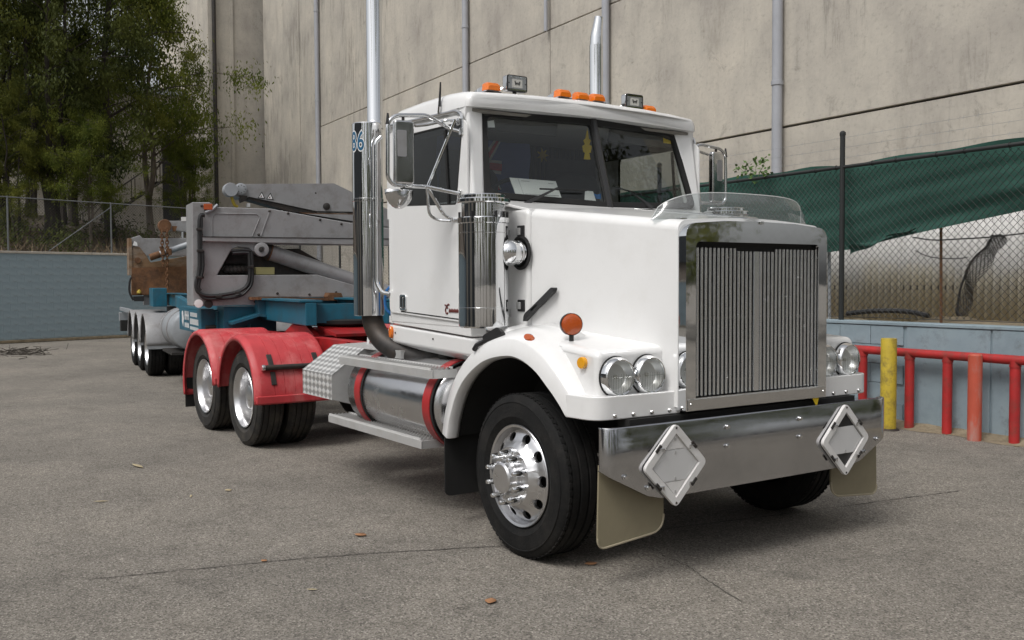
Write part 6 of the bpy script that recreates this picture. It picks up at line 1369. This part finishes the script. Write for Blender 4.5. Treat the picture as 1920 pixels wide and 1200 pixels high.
# side tank with straps, seen end-on
c0 = T(-6.75, -.78, .90); tkk = MB().lathe([(0, 0), (.27, .01), (.31, .04), (.32, .07), (.32, 1.43), (.31, 1.46), (.27, 1.485), (0, 1.5)], c0, TX, 40).build('side_tank', 'galv', tl)
for x in (.25, .95): MB().lathe([(.322, 0), (.335, .005), (.335, .06), (.322, .065)], c0+TX*x, TX, 40, caps=False).build('tank_band', 'grey_paint', tkk)
MB().tube([c0+TX*1.5+V((0, 0, .25)), c0+TX*1.52+V((0, 0, -.1))], .012, 6).build('drain_pipe', 'dark_steel', tkk)
tbox(MB(), -11.0, -13.6, -1.2, -1.14, 1.02, 1.10).build('tail_rail', 'galv', tl, bevel=.008); tbox(MB(), -13.45, -13.6, -1.22, 1.22, .78, .98).build('rear_bumper', 'galv', tl, bevel=.01)
tbox(MB(), -13.3, -13.6, -1.2, -.9, .55, .80).build('rear_flap', 'black_soft', tl)
tbox(MB(), -5.2, -6.4, -1.1, -.5, .52, .56).build('guard_tray', 'dark_steel', tl)
# rear crane
XR = -10.35
rc = MB().prism(P_(((243, 447), (262, 441), (268, 447), (362, 446), (362, 480), (243, 480)), XR-.1), -TX*.15).build('crane_frame', 'grey_paint', tl, bevel=.01); 
MB().prism(P_(((241, 446), (247, 447), (248, 516), (242, 516)), XR+.02), -TX*.4).build('edge_bar', 'rusty_plate', rc)
MB().prism(rpoly(P_(((247, 470), (250, 462), (262, 463), (275, 480), (282, 492), (362, 478), (362, 552), (246, 554)), XR), .03), -TX*.1).build('rusty_plate', 'rusty_plate', rc, bevel=.01)
MB().prism(P_(((247, 502), (362, 499), (362, 551), (247, 553)), XR+.03), -TX*.03).build('wear_plate', 'rust', rc)
MB().tube([tr(281, 483, x=XR+.15), tr(362, 455, x=XR+.15)], .062, 16).build('ram_tube', 'galv', rc)
MB().tube([tr(281, 483, x=XR+.15), tr(300, 476.5, x=XR+.15)], .068, 16).build('ram_gland', 'rust', rc)
MB().prism(P_(((300, 416), (318, 414), (362, 414), (362, 436), (330, 432), (304, 432)), XR-.2), -TX*.2).build('top_arm', 'grey_paint', rc, bevel=.008)
MB().lathe([(.12, 0), (.13, .03), (.13, .2), (.12, .22)], tr(307, 424, x=XR-.2), TX, 20).build('arm_sheave', 'rust', rc)
MB().prism(P_(((322, 424), (332, 424), (329, 434), (324, 434)), XR-.15), TX*.02).build('rust_patch', 'rust', rc)
MB().lathe([(.06, 0), (.06, .03), (0, .035)], tr(258, 488, x=XR), TX, 16).build('pin', 'rust', rc)
MB().prism(P_(((249, 460), (252, 452), (257, 455), (258, 461)), XR+.04), -TX*.05).build('white_marker', 'decal_white', rc)
MB().prism(P_(((250, 556), (270, 555), (270, 565), (252, 565)), XR+.08), -TX*.15).build('lamp_box', 'black_plastic', rc); MB().lathe([(.045, 0), (.045, .03), (.02, .07), (0, .08)], tr(261, 550, x=XR+.06), (0, 0, 1), 12).build('beacon', 'yellow_paint', rc)
MB().prism(P_(((292, 553), (312, 553), (312, 557), (292, 557)), XR+.1), -TX*.1).build('yellow_pad', 'yellow_paint', rc); MB().prism(P_(((270, 553), (362, 552), (362, 572), (270, 572)), XR-.1), -TX*.2).build('crane_base', 'grey_paint', rc)
tbox(MB(), -8.6, -9.2, -1.0, -.75, 1.2, 1.55).build('container_corner', 'teal_paint', tl, bevel=.01)
MB().tube(cr([tr(u, v, x=XR+.1) for u, v in ((246, 520), (243, 530), (243, 548), (250, 563))], 4), .02, 6).build('hydraulic_hose', 'black_plastic', rc)
# bright sign beyond the arm
sg = thing('round_sign', 'small white board with a red disc behind the stowed trailer arms', 'sign', tuple(at(348, 412, x=-25)))
pl = [at(u, v, x=-24.6) for u, v in ((340, 407), (364, 406), (364, 424), (340, 424))]; MB().prism(pl, (-.03, 0, 0)).build('board', 'decal_white', sg, smooth=0)
c = at(356, 414, x=-24.59); MB().lathe([(.1, 0), (.1, .004)], c, (1, 0, 0), 24).build('red_disc', 'red_rail', sg); MB().tube([at(342, 424, x=-24.62), V((at(342, 424, x=-24.62).x, at(342, 424, x=-24.62).y, 0))], .03, 8).build('post', 'galv', sg)
# hanging chain on the rear arm
ch = thing('lifting_chain', 'rusty lifting chain hanging from the rear crane arm of the trailer', 'chain', tuple(tr(308, 425, x=XR+.25)))
for sx in (0, 1):
    p0, p1 = tr(303+sx*10, 428, x=XR+.27), tr(306+sx*8, 545 if sx else 500, x=XR+.27); n = int((p0-p1).length/.062)
    for k in range(n):
        c = p0.lerp(p1, (k+.5)/n); u = TX if k % 2 else TY
        MB().tube([c+u*(.028*math.cos(a))+V((0, 0, .05*math.sin(a))) for a in [2*math.pi*j/10 for j in range(11)]], .011, 5, caps=False).build('link', 'rust', ch)
for u in (303, 316): MB().tube(cr([tr(u-2, 462, x=XR+.3), tr(u+1, 472, x=XR+.3), tr(u+4, 478, x=XR+.3), tr(u+3, 466, x=XR+.3)], 4), .028, 8).build('hook', 'rust', ch)
